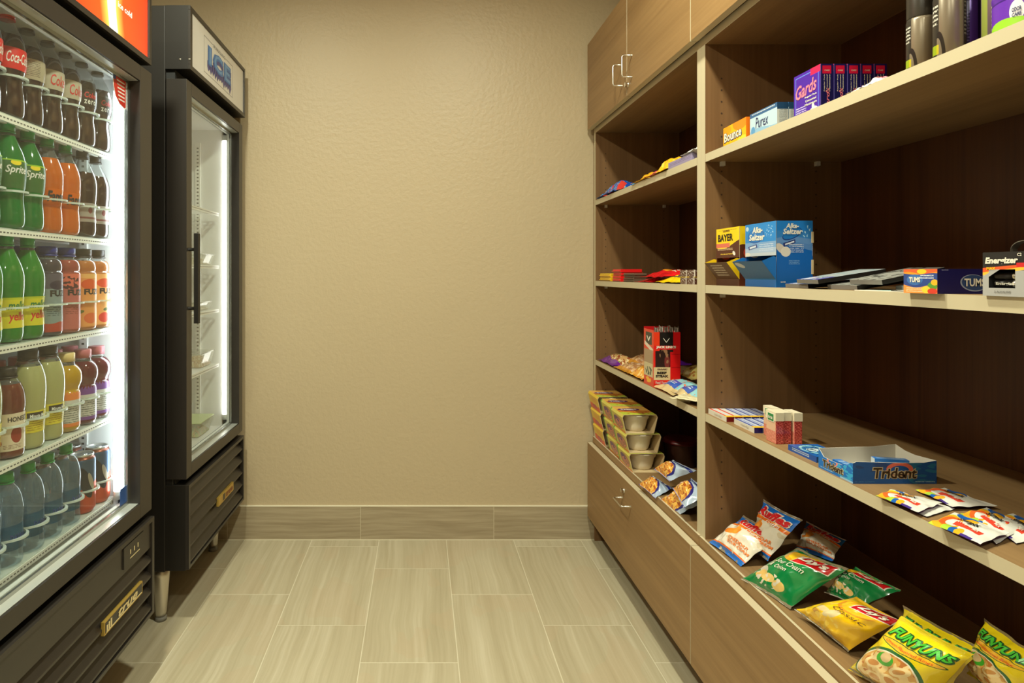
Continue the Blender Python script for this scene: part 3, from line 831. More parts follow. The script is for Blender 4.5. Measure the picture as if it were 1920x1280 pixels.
def vita(nm, liq, cap, topc, desc):
    K[nm] = (bottle('drink_bottle', VITA, liq, .168, cap, .0210, .020, (.014, .104, LB('vita_label_'+nm, S(206, 204, 198), [('w', .74, 0, 1, 0, topc), ('s', .93, .36, .12, .28, 9, S(120, 124, 120)), ('b', .10, 0, 1, 0, topc)]))), desc)
vita('vyel', YELL, CAPY, S(226, 130, 66), 'yellow drink bottle with bulging shoulder and cream cap')
vita('vpur', PURP, CAPP, S(120, 70, 150), 'dark red drink bottle with pink cap and purple-topped white label')
K['water'] = (bottle('water_bottle', WATP, WATER, .163, CAPG, .0150, .016, (.036, .090, clear('blue_water_label', S(120, 180, 206), .40, S(64, 124, 160), 1.3, .1)),
    [('DASANI', 0, .5, .036, .26, TXB, -8, dict(bold=.02))]), 'clear water bottle with green cap and blue label')
K['can'] = (can('drink_can', art('blue_red_can', S(64, 96, 128), [('b', .46, .10, 6.28, 1.0, S(198, 74, 46)), ('e', .86, .55, .07, .28, 12, S(34, 44, 60)), ('e', .93, .56, .03, .16, 12, S(190, 186, 170)), ('w', .95, 0, 1, 0, S(120, 60, 44))], .3, metal=.5)), 'tall blue and red drink can')
ROWS = [['cola', 'cola', 'back', 'diet', 'diet', 'zero', 'zero'],
        ['sprite', 'sprite', 'sprite', 'fanta', 'fanta', 'black', 'black'],
        ['mello', 'mello', 'mello', 'berry', 'pom', 'peach', 'orch'],
        ['lemonade', 'tea', 'lemonade', 'lemonade', 'vyel', 'vpur', 'vpur'],
        ['water', 'water', 'water', 'water', 'water', 'can', 'can']]
BACKR = [[None, None, 'back', 'diet', 'diet', 'zero', 'zero'], [None, None, 'sprite', 'black', 'black', 'black', 'black'],
         [None, None, 'black', 'berry', 'pom', 'peach', 'orch'], [None, 'lemonade', 'vpur', 'vpur', 'vpur', 'vpur', 'vpur'], [None, None, 'water', 'water', 'can', 'can', 'can']]
YS = [1.27, 1.345, 1.42, 1.495, 1.57, 1.645, 1.72]
ORD = ['first', 'second', 'third', 'fourth', 'fifth', 'sixth', 'seventh']
SN = ['top', 'second', 'third', 'fourth', 'bottom']
used = set()
def stock(k, loc, label, group):
    src, _ = K[k]; cat = 'can' if k == 'can' else 'bottle'
    if k not in used:
        used.add(k); src.location = loc; src['label'] = label; src['category'] = cat; src['group'] = group; o = src
    else: o = dup(src, loc, label, None, group)
    return o
SHORT = {'cola': 'red-capped cola', 'back': 'dark cola', 'diet': 'diet cola', 'zero': 'black-label cola', 'sprite': 'green lemon-lime', 'fanta': 'orange soda', 'black': 'dark soda', 'mello': 'citrus soda', 'berry': 'berry juice', 'pom': 'red berry juice', 'peach': 'peach juice', 'orch': 'pale orange juice', 'lemonade': 'lemonade', 'tea': 'tea', 'vyel': 'yellow drink', 'vpur': 'dark red drink', 'water': 'water'}
CNAME = {'cola': 'red-labelled dark cola bottle', 'back': 'cola bottle showing small print', 'diet': 'silver-labelled diet cola bottle', 'zero': 'black-labelled cola bottle',
 'sprite': 'green lemon-lime soda bottle', 'fanta': 'bright orange soda bottle', 'black': 'black-capped dark soda bottle', 'mello': 'green yellow-banded citrus soda bottle', 'berry': 'grey-blue berry juice bottle', 'pom': 'red berry juice bottle', 'peach': 'peach juice bottle', 'orch': 'pale orange juice bottle', 'lemonade': 'cloudy lemonade bottle', 'tea': 'short red-brown tea bottle', 'vyel': 'yellow drink bottle', 'vpur': 'pink-capped dark red drink bottle', 'water': 'green-capped clear water bottle', 'can': 'blue and red drink can'}
WSH = ['top', 'second', 'third', 'fourth', 'bottom']
jr = random.Random(5)
for li, (row, brow) in enumerate(zip(ROWS, BACKR)):
    z = SH[li]+.0035
    for ci, y in enumerate(YS):
        k = row[ci]
        g = 'drinks on the %s cooler shelf' % WSH[li]
        pos = 'rightmost' if ci == 6 else ('leftmost' if ci == 0 else ORD[ci]+' from left')
        o = stock(k, (-.9065+jr.uniform(-.002, .002), y+jr.uniform(-.0015, .0015), z), '%s in front, %s cooler shelf, %s' % (CNAME[k], WSH[li], pos), g)
        o.rotation_euler = (0, 0, jr.uniform(-.12, .12))
        k2 = brow[ci]
        if k2:
            o = stock(k2, (-.981+jr.uniform(-.003, .003), y+jr.uniform(-.002, .002), z), '%s behind the %s front bottle on the %s cooler shelf' % (CNAME[k2], ORD[ci], WSH[li]) if ci < 6 else '%s at the right end of the %s cooler shelf, second row' % (CNAME[k2], WSH[li]), g)
            o.rotation_euler = (0, 0, jr.uniform(-.5, .5))
for k in [k for k in K if k not in used]:
    for c in list(K[k][0].children): bpy.data.objects.remove(c)
    bpy.data.objects.remove(K[k][0])
# clear bottle guides: one tray of seven lanes per shelf
GUIDE = clear('frosted_clear_plastic', (.97, .98, .97, 1), .55, (.85, .93, .86, 1), 1.4, .1)
for li in range(5):
    z = SH[li]; o = Vector((-.95, 1.495, z))
    r = thing('bottle_guide', 'clear plastic guide rings holding the bottles on the %s cooler shelf' % WSH[li], 'organizer', o, 0, 'bottle guides in the drinks cooler')
    zr = z+(.089, .082, .077, .071, .062)[li]
    b = MB(); b.box(-1.10, YS[0]-.035, z+.0002, -.874, YS[-1]+.036, z+.0026, GUIDE); b.build('base_tray', r, o)
    for y in YS:
        b = MB(); n = 12; ri, ro, h = .0372, .0450, .0045
        for i in range(n):
            a0, a1 = -PI/2+PI*i/n, -PI/2+PI*(i+1)/n
            q = []
            for a, rr in ((a0, ri), (a0, ro), (a1, ro), (a1, ri)): q.append((-.9065+rr*1.0*math.cos(a), y+min(rr, .0374)*math.sin(a), zr))
            b.prism(q, (0, 0, h), GUIDE)
        b.box(-1.02, y-.0374, zr, -.9065, y-.0362, zr+h, GUIDE)
        b.box(-.925, y-.0376, z+.0026, -.905, y-.0364, zr, GUIDE)
        b.build('guide_ring', r, o)
# ------------------------------------------------------------------ what the freezer holds
TRAYC = clear('clear_clamshell', (.95, .96, .92, 1), .25, (.85, .85, .78, 1), 1.4, .05)
def clamshell(label, x, y, z, sx, sy, h, foodm, lid=None):
    r = thing('food_container', label, 'container', (x, y, z), 0, 'packed food in the freezer')
    b = MB(); k = .82
    q0 = [(-sx*k, -sy*k, .001), (sx*k, -sy*k, .001), (sx*k, sy*k, .001), (-sx*k, sy*k, .001)]; q1 = [(-sx, -sy, h), (sx, -sy, h), (sx, sy, h), (-sx, sy, h)]
    for i in range(4): b.poly([q0[i], q0[(i+1) % 4], q1[(i+1) % 4], q1[i]], TRAYC)
    b.poly(q0[::-1], TRAYC); b.build('tray', r)
    b = MB(); b.box(-sx*1.05, -sy*1.05, h, sx*1.05, sy*1.05, h+.006, lid or TRAYC); b.build('lid', r, (0, 0, 0), .002)
    b = MB()
    b.grid(lambda s, t: ((s-.5)*2*sx*.84, (t-.5)*2*sy*.84, .004+(h-.008)*(max(0, math.sin(PI*s)*math.sin(PI*t))**.4)*(.8+.2*noise.noise(Vector((s*6, t*6, x*9))))), 16, 16, foodm)
    b.build('food', r)
BREAD = art('sandwich_food', S(206, 172, 122), [('n', .5, .5, 1, 1, 9, .55, S(230, 214, 180)), ('n', .5, .5, 1, 1, 16, .62, S(166, 110, 70))], .6)
PALEF = art('pale_food', S(218, 210, 186), [('n', .5, .5, 1, 1, 8, .56, S(180, 160, 130))], .6)
SALAD = art('salad_food', S(176, 190, 110), [('n', .5, .5, 1, 1, 10, .55, S(206, 170, 90)), ('n', .5, .5, 1, 1, 14, .6, S(130, 150, 70))], .6)
clamshell('clear wrapped tray on the upper middle freezer shelf', -.940, 2.575, 1.2435, .05, .075, .040, PALEF)
clamshell('pale wrapped food tray on the lower middle freezer shelf behind the handle', -.945, 2.555, 1.0555, .05, .075, .030, PALEF)
clamshell('sandwich in clear clamshell on the lowest wire freezer shelf', -.940, 2.575, .8205, .05, .075, .055, BREAD)
clamshell('salad bowl with green lid on the freezer floor', -.960, 2.560, .540, .07, .080, .060, SALAD, pm('pale_green_lid', S(190, 206, 150), .4))
# ================================================================== goods on the shelves
ZA, ZB, ZD, ZK = 1.536, 1.1755, .8225, .475      # shelf tops and deck
PW = pm('print_cream_white', S(232, 226, 210), .45); PKL = pm('print_black', S(26, 22, 20), .45); PRD = pm('print_red', S(206, 20, 28), .4)
PNV = pm('print_navy', S(30, 36, 92), .45); PYL = pm('print_yellow', S(250, 206, 30), .4); POR = pm('print_orange', S(236, 120, 30), .4)
PBL = pm('print_blue', S(20, 92, 180), .4); PGN = pm('print_green', S(30, 140, 50), .4); PPK = pm('print_pink', S(240, 130, 150), .4)
PBR = pm('print_brown', S(84, 44, 28), .45); CARD = pm('raw_card', S(206, 182, 140), .6); INK = pm('print_grey', S(120, 116, 112), .5)
PMG = pm('print_magenta', S(226, 30, 84), .4)
def cbox(name, label, cat, x0, y0, z0, x1, y1, z1, base, fm, texts=(), rz=0, group=None, bevel=.0006):
    """printed carton; texts: (face,string,cx,cy,w,h,mat,kw)"""
    b = MB(); o = Vector(((x0+x1)/2, (y0+y1)/2, z0))
    b.box(x0, y0, z0, x1, y1, z1, base, fm)
    for tx in texts:
        b.text(tx[1], boxface(x0, y0, z0, x1, y1, z1, tx[0]), tx[2], tx[3], tx[4], tx[5], tx[6], **(tx[7] if len(tx) > 7 else {}))
    ob = b.build(name, None, o); ob.rotation_euler = (0, 0, rz)
    return tag(ob, label, cat, group)
OR_ = pm('carton_orange', S(240, 120, 20), .4)
# ---- top shelf of the near bay
cbox('dryer_sheet_box', 'small orange and yellow carton lettered in white, farthest left on the high shelf', 'box', .812, 1.525, ZA, .838, 1.652, ZA+.060, OR_,
     {'-x': art('bounce_art', S(252, 186, 20), [('e', .78, .95, .35, .35, 0, S(246, 140, 24)), ('e', .85, .1, .25, .22, 0, S(255, 214, 60)), ('e', .15, .8, .22, .2, 30, S(250, 160, 30))])},
     [('-x', 'Bounce', .44, .52, .80, .44, PNV, dict(bold=.075, lift=.0005)), ('-x', 'Bounce', .44, .53, .77, .40, PW, dict(bold=.03, lift=.0009))], -.05)
px_art = art('purex_art', S(186, 210, 224), [('r', .5, .92, .6, .10, 0, S(52, 96, 142)), ('s', .5, .92, .42, .04, 1, S(220, 226, 230)), ('b', .28, .06, 5, 0, S(140, 182, 212)), ('e', .12, .30, .08, .16, 0, S(90, 150, 200))])
px_side = art('purex_side', S(214, 220, 218), [('r', .5, .88, .6, .14, 0, S(36, 74, 112)), ('s', .55, .42, .36, .30, 12, S(110, 120, 126))])
PXB = pm('carton_blue_grey', S(60, 100, 140), .45)
for k, (dx, lab) in enumerate(((0, 'front pale blue detergent carton with dark script name, on the high shelf'), (.0265, 'pale blue detergent carton directly behind the front one on the high shelf'))):
    cbox('detergent_box', lab, 'box', .812+dx, 1.398, ZA, .837+dx, 1.513, ZA+.061, PXB, {'-x': px_art, '-y': px_side},
         [('-x', 'Purex', .46, .55, .46, .42, PNV, dict(shear=.1, bold=.0)), ('-x', 'crystals', .62, .14, .36, .12, PW, {})], 0, 'detergent cartons')
g_front = art('gards_front', S(74, 30, 160), [('r', .5, .5, .44, .44, 0, S(96, 130, 220)), ('r', .5, .49, .42, .43, 0, S(74, 30, 160)), ('r', .82, .93, .18, .075, 0, S(226, 30, 84)), ('s', .28, .16, .2, .1, 4, S(200, 190, 230)), ('e', .66, .08, .10, .05, 30, S(232, 228, 226)), ('e', .82, .10, .12, .06, -20, S(232, 228, 226)), ('e', .74, .16, .05, .10, 10, S(232, 228, 226))])
g_side = art('gards_side', S(26, 22, 92), [('r', .5, .88, .34, .085, 0, S(226, 24, 70)), ('r', .02, .5, .03, .6, 0, S(110, 110, 190))])
GV = pm('carton_violet', S(58, 30, 140), .45)
nm = ['first', 'second', 'third', 'fourth', 'fifth']
for k in range(5):
    x = .812+.0272*k
    cbox('hygiene_box', 'violet hygiene carton with pink script, %s from front in the row of five' % nm[k], 'box', x, 1.247, ZA, x+.0262, 1.335, ZA+.096, GV, {'-x': g_front, '-y': g_side, '+y': g_side},
         [('-x', 'Gards', .48, .62, .80, .30, PPK, dict(shear=.35, rot=.10)), ('-x', 'Regular Pads', .66, .42, .44, .05, PW, {}), ('-x', 'Unscented', .66, .34, .40, .05, PW, {}), ('-x', 'Maximum', .66, .26, .44, .05, PW, {}),
          ('-y', 'Gards', .55, .24, .52, .30, PPK, dict(rot=PI/2, shear=.35)), ('-y', 'Regular Pads', .30, .60, .36, .10, PW, dict(rot=PI/2)), ('-y', 'Unscented', .50, .60, .34, .10, PW, dict(rot=PI/2)), ('-y', 'Maximum', .70, .60, .36, .10, PW, dict(rot=PI/2)), ('-y', 'CARE', .5, .86, .4, .03, PW, {})], 0, 'violet hygiene cartons in a row')
white_foil = pm('white_foil', S(222, 214, 208), .35)
for k, (y, lab) in enumerate(((1.115, 'crumpled white sachet lying before the violet cartons, farther one'), (1.083, 'crumpled white sachet lying before the violet cartons, nearer one'))):
    x = .788
    bag('sachet', lab, 'sachet', [(x, y+.024, ZA+.003), (x+.004, y-.018, ZA+.003), (x+.050, y+.026, ZA+.012), (x+.055, y-.016, ZA+.009)], .007+.003*k, white_foil, white_foil, [('CARE', .5, .5, .5, .2, PPK)], .3, .05, .006, .08, 11+k, 'white sachets on the high shelf', 14, 14, 0, True, .002)
# body-spray cans
CANM = art('spray_can_print', S(134, 120, 100), [('r', .455, .5, .075, .6, 0, S(60, 54, 48)), ('e', .53, .0, .075, .46, 0, S(52, 44, 40)), ('e', .515, .0, .055, .37, 0, S(150, 134, 112)), ('r', .47, .5, .035, .6, 0, S(60, 54, 48)), ('r', .46, .20, .055, .07, 0, S(176, 204, 40)), ('r', .515, .20, .014, .07, 0, S(232, 214, 50)), ('s', .47, .70, .05, .16, 5, S(214, 210, 200)), ('r', .83, .5, .045, .6, 0, S(64, 58, 50)), ('r', .83, .14, .03, .08, 0, S(200, 204, 50)), ('s', .83, .60, .03, .26, 9, S(150, 146, 130))], .3, metal=.25)
CANV = art('spray_can_violet', S(40, 26, 70), [('s', .62, .45, .06, .34, 14, S(100, 84, 130)), ('r', .70, .5, .04, .6, 0, S(84, 50, 140))], .3, metal=.2)
CANB = art('spray_can_grey_violet', S(110, 92, 100), [('r', .47, .5, .05, .6, 0, S(160, 170, 80)), ('s', .62, .4, .06, .4, 14, S(170, 160, 166)), ('r', .82, .5, .05, .6, 0, S(60, 40, 70))], .3, metal=.25)
SPC = pm('black_spray_cap', S(52, 46, 40), .32)
def spray(x, y, lab, am, h0=.092, h1=.158):
    r = thing('body_spray', lab, 'can', (x, y, ZA), 0, 'spray cans on the high shelf')
    b = MB(); b.lathe([(.0185, 0), (.0205, .003), (.0205, h0-.004), (.0195, h0)], am, 28); b.build('can_body', r)
    b = MB(); b.lathe([(.0195, h0), (.0200, h0+.002), (.0200, h1-.01), (.018, h1-.003), (.014, h1)], SPC, 28); b.build('spray_cap', r)
spray(.832, 1.020, 'grey spray can with black cap and lime stripe, leftmost on the high shelf', CANM)
spray(.832, .966, 'grey spray can with black cap, second from left on the high shelf', CANM, .106, .172)
spray(.868, .9755, 'dark violet spray can standing behind the second grey can', CANV, .100, .165)
spray(.868, .921, 'slim mauve spray can next to the purple tub on the high shelf', CANB, .118, .18)
PUR = pm('purple_plastic', S(96, 36, 170), .28, coat=.3)
t_ = thing('detergent_tub', 'rounded purple plastic tub with white badge and lime label band on the high shelf', 'tub', (.856, .853, ZA), 0)
b = MB(); prof = [(.040, 0), (.0455, .004), (.0455, .052), (.0465, .056), (.0465, .060), (.0440, .066), (.0400, .090), (.0395, .10)]
b.lathe(prof, PUR, 40, sx=1.0, sy=1.0); b.build('tub_body', t_)
b = MB(); b.lathe([(.0405, .10), (.0415, .104), (.0415, .124), (.038, .130)], PUR, 36); b.build('lid', t_)
b = MB(); LBL = art('purple_tub_label', S(104, 46, 176), [('e', .555, .52, .030, .34, 0, S(232, 228, 232)), ('w', .95, 0, 1, 0, S(60, 20, 120)), ('b', .22, .16, 12, 2.0, S(150, 206, 50)), ('e', .72, .82, .04, .16, 20, S(180, 214, 70))], .35)
b.lathe([(.0459, .006), (.0459, .050)], LBL, 40, cap=False)
f = cyl(.0459, .006, .050, a0=-160, span=60)
b.text('ODOR', f, .5, .56, .22, .14, PNV, bold=.03); b.text('CARE', f, .5, .40, .22, .12, PNV, bold=.03); b.text('DETERGENT', cyl(.0459, .006, .050, a0=-128, span=60), .42, .62, .5, .13, PW)
b.build('label', t_)
# ---- second shelf of the near bay
def dispenser(name, label, y0, y1, fronta, flapa, sidea, gusm, insm, texts_f, texts_s, texts_fl, lowm=None, x0=.80, x1=.8816):
    z0, z1 = ZB, ZB+.150; zl, zo = ZB+.017, ZB+.0725; o = Vector(((x0+x1)/2, (y0+y1)/2, z0))
    r = thing(name, label, 'box', o)
    b = MB(); t = .0012
    b.box(x0, y0, zo, x0+t, y1, z1, insm, {'-x': fronta})
    b.box(x0, y0, z0, x0+t, y1, zl, lowm or gusm)
    b.box(x0+t, y0, z0, x1, y0+t, z1, insm, {'-y': sidea}); b.box(x0+t, y1-t, z0, x1, y1, z1, sidea)
    b.box(x1, y0, z0, x1+t, y1, z1, sidea); b.box(x0+t, y0+t, z1-t, x1, y1-t, z1, sidea); b.box(x0+t, y0+t, z0, x1, y1-t, z0+t, insm)
    b.box(x1-.002, y0-.0006, z1-.05, x1+.003, y0, z1-.025, CARD); b.box(x1-.002, y0-.0006, z0+.03, x1+.003, y0, z0+.062, CARD)
    for tx in texts_f: b.text(tx[0], boxface(x0, y0, zo, x1, y1, z1, '-x'), *tx[1:6], **(tx[6] if len(tx) > 6 else {}))
    for tx in texts_s: b.text(tx[0], boxface(x0, y0, z0, x1, y1, z1, '-y'), *tx[1:6], **(tx[6] if len(tx) > 6 else {}))
    b.build('carton', r, o)
    b = MB(); xo, zt = x0-.032, ZB+.0595
    def fl(s, tt, e=0):
        return (x0+(xo-x0)*tt-e*.8, y1+(y0-y1)*s, zl+(zt-zl)*tt-e*.6)
    b.poly([fl(0, 0), fl(1, 0), fl(1, 1), fl(0, 1)], flapa, [(0, 0), (1, 0), (1, 1), (0, 1)])
    b.poly([fl(0, 1, -.001), fl(1, 1, -.001), fl(1, 0, -.001), fl(0, 0, -.001)], insm)
    for y in (y0, y1):
        e = .0008
        for yy in (y-e, y+e):
            P = [(x0, yy, zl), (xo, yy, zt), (x0-.006, yy, zo-.002), (x0, yy, zo-.004)]
            b.poly(P if (yy < y) else P[::-1], gusm)
    for tx in texts_fl: b.text(tx[0], fl, *tx[1:6], **(tx[6] if len(tx) > 6 else {}))
    b.build('front_flap', r, o)
    return r
BY = art('bayer_front', S(246, 206, 24), [('b', .46, .16, 3.2, 3.9, S(84, 40, 26)), ('r', .30, .42, .30, .07, 0, S(220, 110, 90)), ('s', .40, .28, .34, .04, 2, S(220, 190, 150)), ('s', .50, .11, .3, .03, 1, S(240, 200, 60)), ('e', .78, .14, .05, .08, 30, S(232, 226, 214)), ('s', .5, .92, .4, .02, 1, S(150, 110, 30))])
BYS = art('bayer_side', S(92, 44, 26), [('w', .62, .08, 5, 1, S(246, 206, 24)), ('e', .30, .56, .18, .10, 0, S(200, 70, 50))])
BYB = art('bayer_flap', S(96, 62, 40), [('s', .45, .5, .26, .36, 5, S(196, 180, 160))])
YG = pm('carton_yellow', S(238, 196, 16), .45)
dispenser('medicine_dispenser', 'yellow and brown medicine dispenser carton with open brown flap', 1.541, 1.660, BY, BYB, BYS, YG, CARD,
    [('BAYER', .42, .68, .66, .24, PKL, dict(bold=.035)), ('ASPIRIN', .46, .90, .3, .06, PBR)], [('B', .35, .84, .3, .10, PKL, dict(bold=.05))], [], PBR)
AF = art('seltzer_front', S(36, 132, 206), [('b', .42, 0, 1, 0, S(120, 160, 206)), ('b', .24, 0, 1, 0, S(164, 184, 210)), ('b', .10, 0, 1, 0, S(186, 194, 204)), ('e', .36, .62, .27, .22, 12, S(28, 74, 150)), ('e', .36, .63, .25, .20, 12, S(36, 120, 196)), ('n', .80, .72, .13, .20, 24, .62, S(190, 220, 236)), ('e', .07, .86, .05, .07, 0, S(180, 206, 226)), ('r', .26, .28, .15, .055, 14, S(40, 60, 130)), ('r', .26, .28, .11, .03, 14, S(210, 216, 226)), ('s', .70, .24, .22, .12, 4, S(196, 206, 226)), ('e', .08, .05, .10, .07, 0, S(216, 210, 196))], .35)
AS = art('seltzer_side', S(20, 96, 178), [('w', .58, .04, 4, 0, S(84, 130, 190)), ('w', .66, .02, 4, 0, S(96, 140, 196)), ('w', .74, .02, 4, 0, S(52, 124, 194)), ('w', .85, 0, 4, 0, S(34, 120, 198)), ('e', .44, .80, .28, .075, 12, S(30, 60, 130)), ('e', .44, .805, .26, .065, 12, S(34, 116, 192)), ('n', .84, .84, .12, .10, 20, .62, S(170, 206, 228)), ('r', .36, .665, .17, .028, 10, S(34, 46, 110)), ('r', .37, .665, .13, .012, 10, S(214, 218, 228)), ('e', .12, .585, .14, .065, -20, S(206, 196, 186)), ('e', .26, .535, .14, .075, 0, S(220, 212, 200)), ('s', .56, .58, .20, .07, 5, S(190, 196, 214)), ('s', .5, .37, .15, .035, 3, S(110, 150, 196))], .35)
AFL = art('seltzer_flap', S(60, 110, 160), [('e', .18, .80, .10, .18, 40, S(196, 200, 200)), ('b', .06, 0, 1, 0, S(60, 140, 200))], .4)
SB = pm('carton_strong_blue', S(24, 108, 188), .4)
AT = lambda a: [('Alka-', .42 if a else .45, .80 if a else .925, .34 if a else .36, .19 if a else .075, PW, dict(shear=.2, bold=.035, rot=0)), ('Seltzer', .40 if a else .46, .58 if a else .84, .52 if a else .54, .20 if a else .085, PW, dict(shear=.2, bold=.035))]
dispenser('medicine_dispenser', 'tall blue seltzer dispenser carton with white lettering and open front flap', 1.382, 1.512, AF, AFL, AS, SB, pm('grey_card', S(150, 140, 120), .6), AT(1), AT(0)+[('BAYER', .20, .08, .14, .02, PW)], [])
for k in range(3):
    y = 1.500-.037*k
    cbox('seltzer_sachet', 'dark blue foil sachet inside the blue dispenser opening, %s from left' % nm[k], 'sachet', .790+.004*k, y-.034, ZB+.050, .82, y, ZB+.056+.003*k, PNV, {'top': art('sachet_top', S(40, 44, 90), [('n', .5, .5, 1, 1, 6, .55, S(190, 196, 206))])}, (), .04*k, 'sachets in the seltzer dispenser')
# flat travel packs
PK1 = art('flat_pack_top', S(186, 192, 196), [('r', .14, .5, .14, .6, 0, S(84, 80, 176)), ('r', .12, .72, .09, .18, 0, S(226, 224, 226)), ('s', .5, .45, .42, .3, 9, S(196, 198, 200)), ('n', .5, .5, .7, .5, 6, .56, S(170, 190, 196))], .18)
PK2 = art('flat_pack_top_plain', S(160, 158, 150), [('s', .5, .5, .4, .3, 8, S(176, 174, 166)), ('n', .5, .5, .6, .5, 5, .55, S(96, 96, 92))], .18)
PKS = pm('black_pack_side', S(34, 30, 28), .3)
def flat(lab, x0, y0, w, l, z, rz, a, tilt=0):
    b = MB(); b.box(0, -w, 0, l, 0, .0085, PKS, {'top': a, '-x': pm('grey_pack_end', S(120, 116, 112), .35)})
    ob = b.build('travel_kit', None, (0, 0, 0)); ob.location = (x0, y0, z); ob.rotation_euler = (0, tilt, rz)
    tag(ob, lab, 'pack', 'flat travel packs on the second shelf')
flat('flat grey and violet travel pack under the others, beside the seltzer carton', .800, 1.345, .085, .125, ZB+.0005, -.05, PK1, -.10)
flat('flat grey and violet travel pack lying on top of the left stack', .793, 1.292, .085, .125, ZB+.0105, -.12, PK1, -.17)
flat('dark flat travel pack in the middle of the fanned row', .806, 1.215, .080, .120, ZB+.0005, .02, PK2, -.14)
flat('dark flat travel pack on top of the fanned row', .812, 1.160, .075, .120, ZB+.0110, .06, PK2, -.19)
flat('dark flat travel pack at the right, behind the white card', .852, 1.100, .07, .10, ZB+.0005, 0, PK2, -.16)
b = MB(); b.box(.790, .995, ZB, .872, 1.118, ZB+.0012, PW, {'top': art('teal_card', S(226, 222, 208), [('r', .5, .5, .34, .32, 0, S(150, 196, 186)), ('s', .5, .5, .3, .2, 5, S(226, 226, 214))])})
b.box(.797, .990, ZB+.0012, .870, 1.040, ZB+.0026, PKS, {'top': PW})
tag(b.build('leaflet', None, (.83, 1.04, ZB)), 'flat white card with teal panel in front of the small antacid carton', 'card')
TO = art('tums_front', S(240, 150, 40), [('w', .84, .05, 7, .6, S(236, 96, 50)), ('e', .55, .90, .14, .10, 0, S(250, 200, 40)), ('b', .80, .03, 6, 2.5, S(44, 70, 140)), ('b', .34, .10, 4.5, 3.0, S(244, 150, 70)), ('s', .34, .13, .26, .10, 3, S(250, 220, 180)), ('e', .34, .56, .24, .22, 0, S(60, 110, 180)), ('s', .70, .66, .20, .10, 2, S(214, 220, 230)), ('e', .86, .30, .14, .17, 0, S(90, 150, 50)), ('e', .68, .16, .13, .14, 0, S(250, 206, 60)), ('e', .86, .10, .14, .12, 0, S(214, 60, 40)), ('e', .92, .46, .10, .12, 0, S(250, 180, 40))], .35)
TN = art('tums_side', S(22, 20, 84), [('e', .66, .44, .24, .34, 8, S(150, 156, 176)), ('e', .67, .45, .225, .31, 8, S(46, 70, 116)), ('s', .14, .94, .06, .03, 1, S(140, 140, 170))], .35)
cbox('antacid_box', 'small carton with orange fruit-printed end and long navy side, overhanging the second shelf', 'box', .775, .921, ZB, .858, .985, ZB+.0375, pm('carton_navy', S(24, 22, 84), .4), {'-x': TO, '-y': TN, 'top': CARD},
     [('-x', 'TUMS', .35, .56, .34, .22, PW, dict(bold=.05)), ('-y', 'TUMS', .675, .45, .40, .34, PNV, dict(bold=.07, lift=.0004)), ('-y', 'TUMS', .67, .46, .38, .32, PW, dict(bold=.03, lift=.0008))])
# battery pack
o = Vector((.80, .823, ZB)); r = thing('battery_pack', 'silver and black battery carton with window and carry loop, right end of second shelf', 'box', o)
x0, x1, y0, y1, z0, z1 = .780, .822, .7935, .852, ZB, ZB+.0595
EA = pm('carton_silver', S(150, 148, 144), .3, .3)
ef = art('energizer_front', S(170, 168, 166), [('w', .58, .0, 1, 0, S(40, 36, 34)), ('r', .25, .60, .9, .060, 4, S(236, 90, 40)), ('r', .50, .565, .9, .035, 7, S(244, 190, 60)), ('e', .46, .16, .62, .42, 0, S(170, 168, 166)), ('r', .92, .70, .10, .05, 0, S(206, 40, 40))], .3)
b = MB(); wy0, wy1, wz0, wz1 = y0+.012, y1-.009, z0+.011, z0+.036
def q(a0, c0, a1, c1):
    u = lambda y: (y1-y)/(y1-y0); v = lambda z: (z-z0)/(z1-z0)
    b.poly([(x0, a1, c0), (x0, a0, c0), (x0, a0, c1), (x0, a1, c1)], ef, [(u(a1), v(c0)), (u(a0), v(c0)), (u(a0), v(c1)), (u(a1), v(c1))])
q(y0, z0, y1, wz0); q(y0, wz1, y1, z1); q(y0, wz0, wy0, wz1); q(wy1, wz0, y1, wz1)
# clipped upper-left window corner
b.poly([(x0, wy1, wz1), (x0, wy1, wz1-.010), (x0, wy1-.016, wz1)], ef, [(.1, .3)]*3)
b.box(x0+.0002, y0, z0, x1, y1, z1, EA, {'-x': None, 'top': pm('carton_black', S(40, 36, 34), .4)})
b.box(x0+.0005, wy0-.001, wz0-.001, x0+.030, wy1+.001, wz1+.001, DARK, {'-x': None})
fn = boxface(x0, y0, z0, x1, y1, z1, '-x')
b.text('Energizer', fn, .47, .79, .80, .19, PW, bold=.045, shear=.15); b.text('MAX', fn, .22, .63, .22, .06, PYL, bold=.03); b.text('C2', fn, .90, .93, .10, .07, PW)
b.text('2 ALKALINE', fn, .5, .10, .4, .05, INK)
b.build('carton', r, o)
for k in range(2):
    b = MB(); z = z0+.0165+.0108*k
    pth = [(x0+.012, wy0+.002, z), (x0+.012, wy1-.001, z)]
    b.tube(pth, .0052, pm('battery_black', S(46, 42, 40), .3, .4), 18); b.tube([(x0+.012, wy0+.003, z), (x0+.012, wy0+.011, z)], .0054, STEEL, 18)
    if k == 0: b.text('Energizer', lambda s, t, e=0: (x0+.012-.0053-e, wy1-.004-.03*s, z-.003+.006*t), .5, .5, 1, .8, PW, bold=.03)
    b.build('battery', r, o)
b = MB(); pts = []
for i in range(15):
    t = PI*i/14; pts.append((.800, .808-.020*math.cos(t), z1-.0005+.0145*math.sin(t)**.8))
for p, p2 in zip(pts, pts[1:]): b.prism([(p[0]-.005, p[1], p[2]), (p[0]+.005, p[1], p[2]), (p2[0]+.005, p2[1], p2[2]), (p2[0]-.005, p2[1], p2[2])], (0, 0, .0012), pm('grey_loop', S(96, 88, 78), .4))
b.build('carry_loop', r, o)
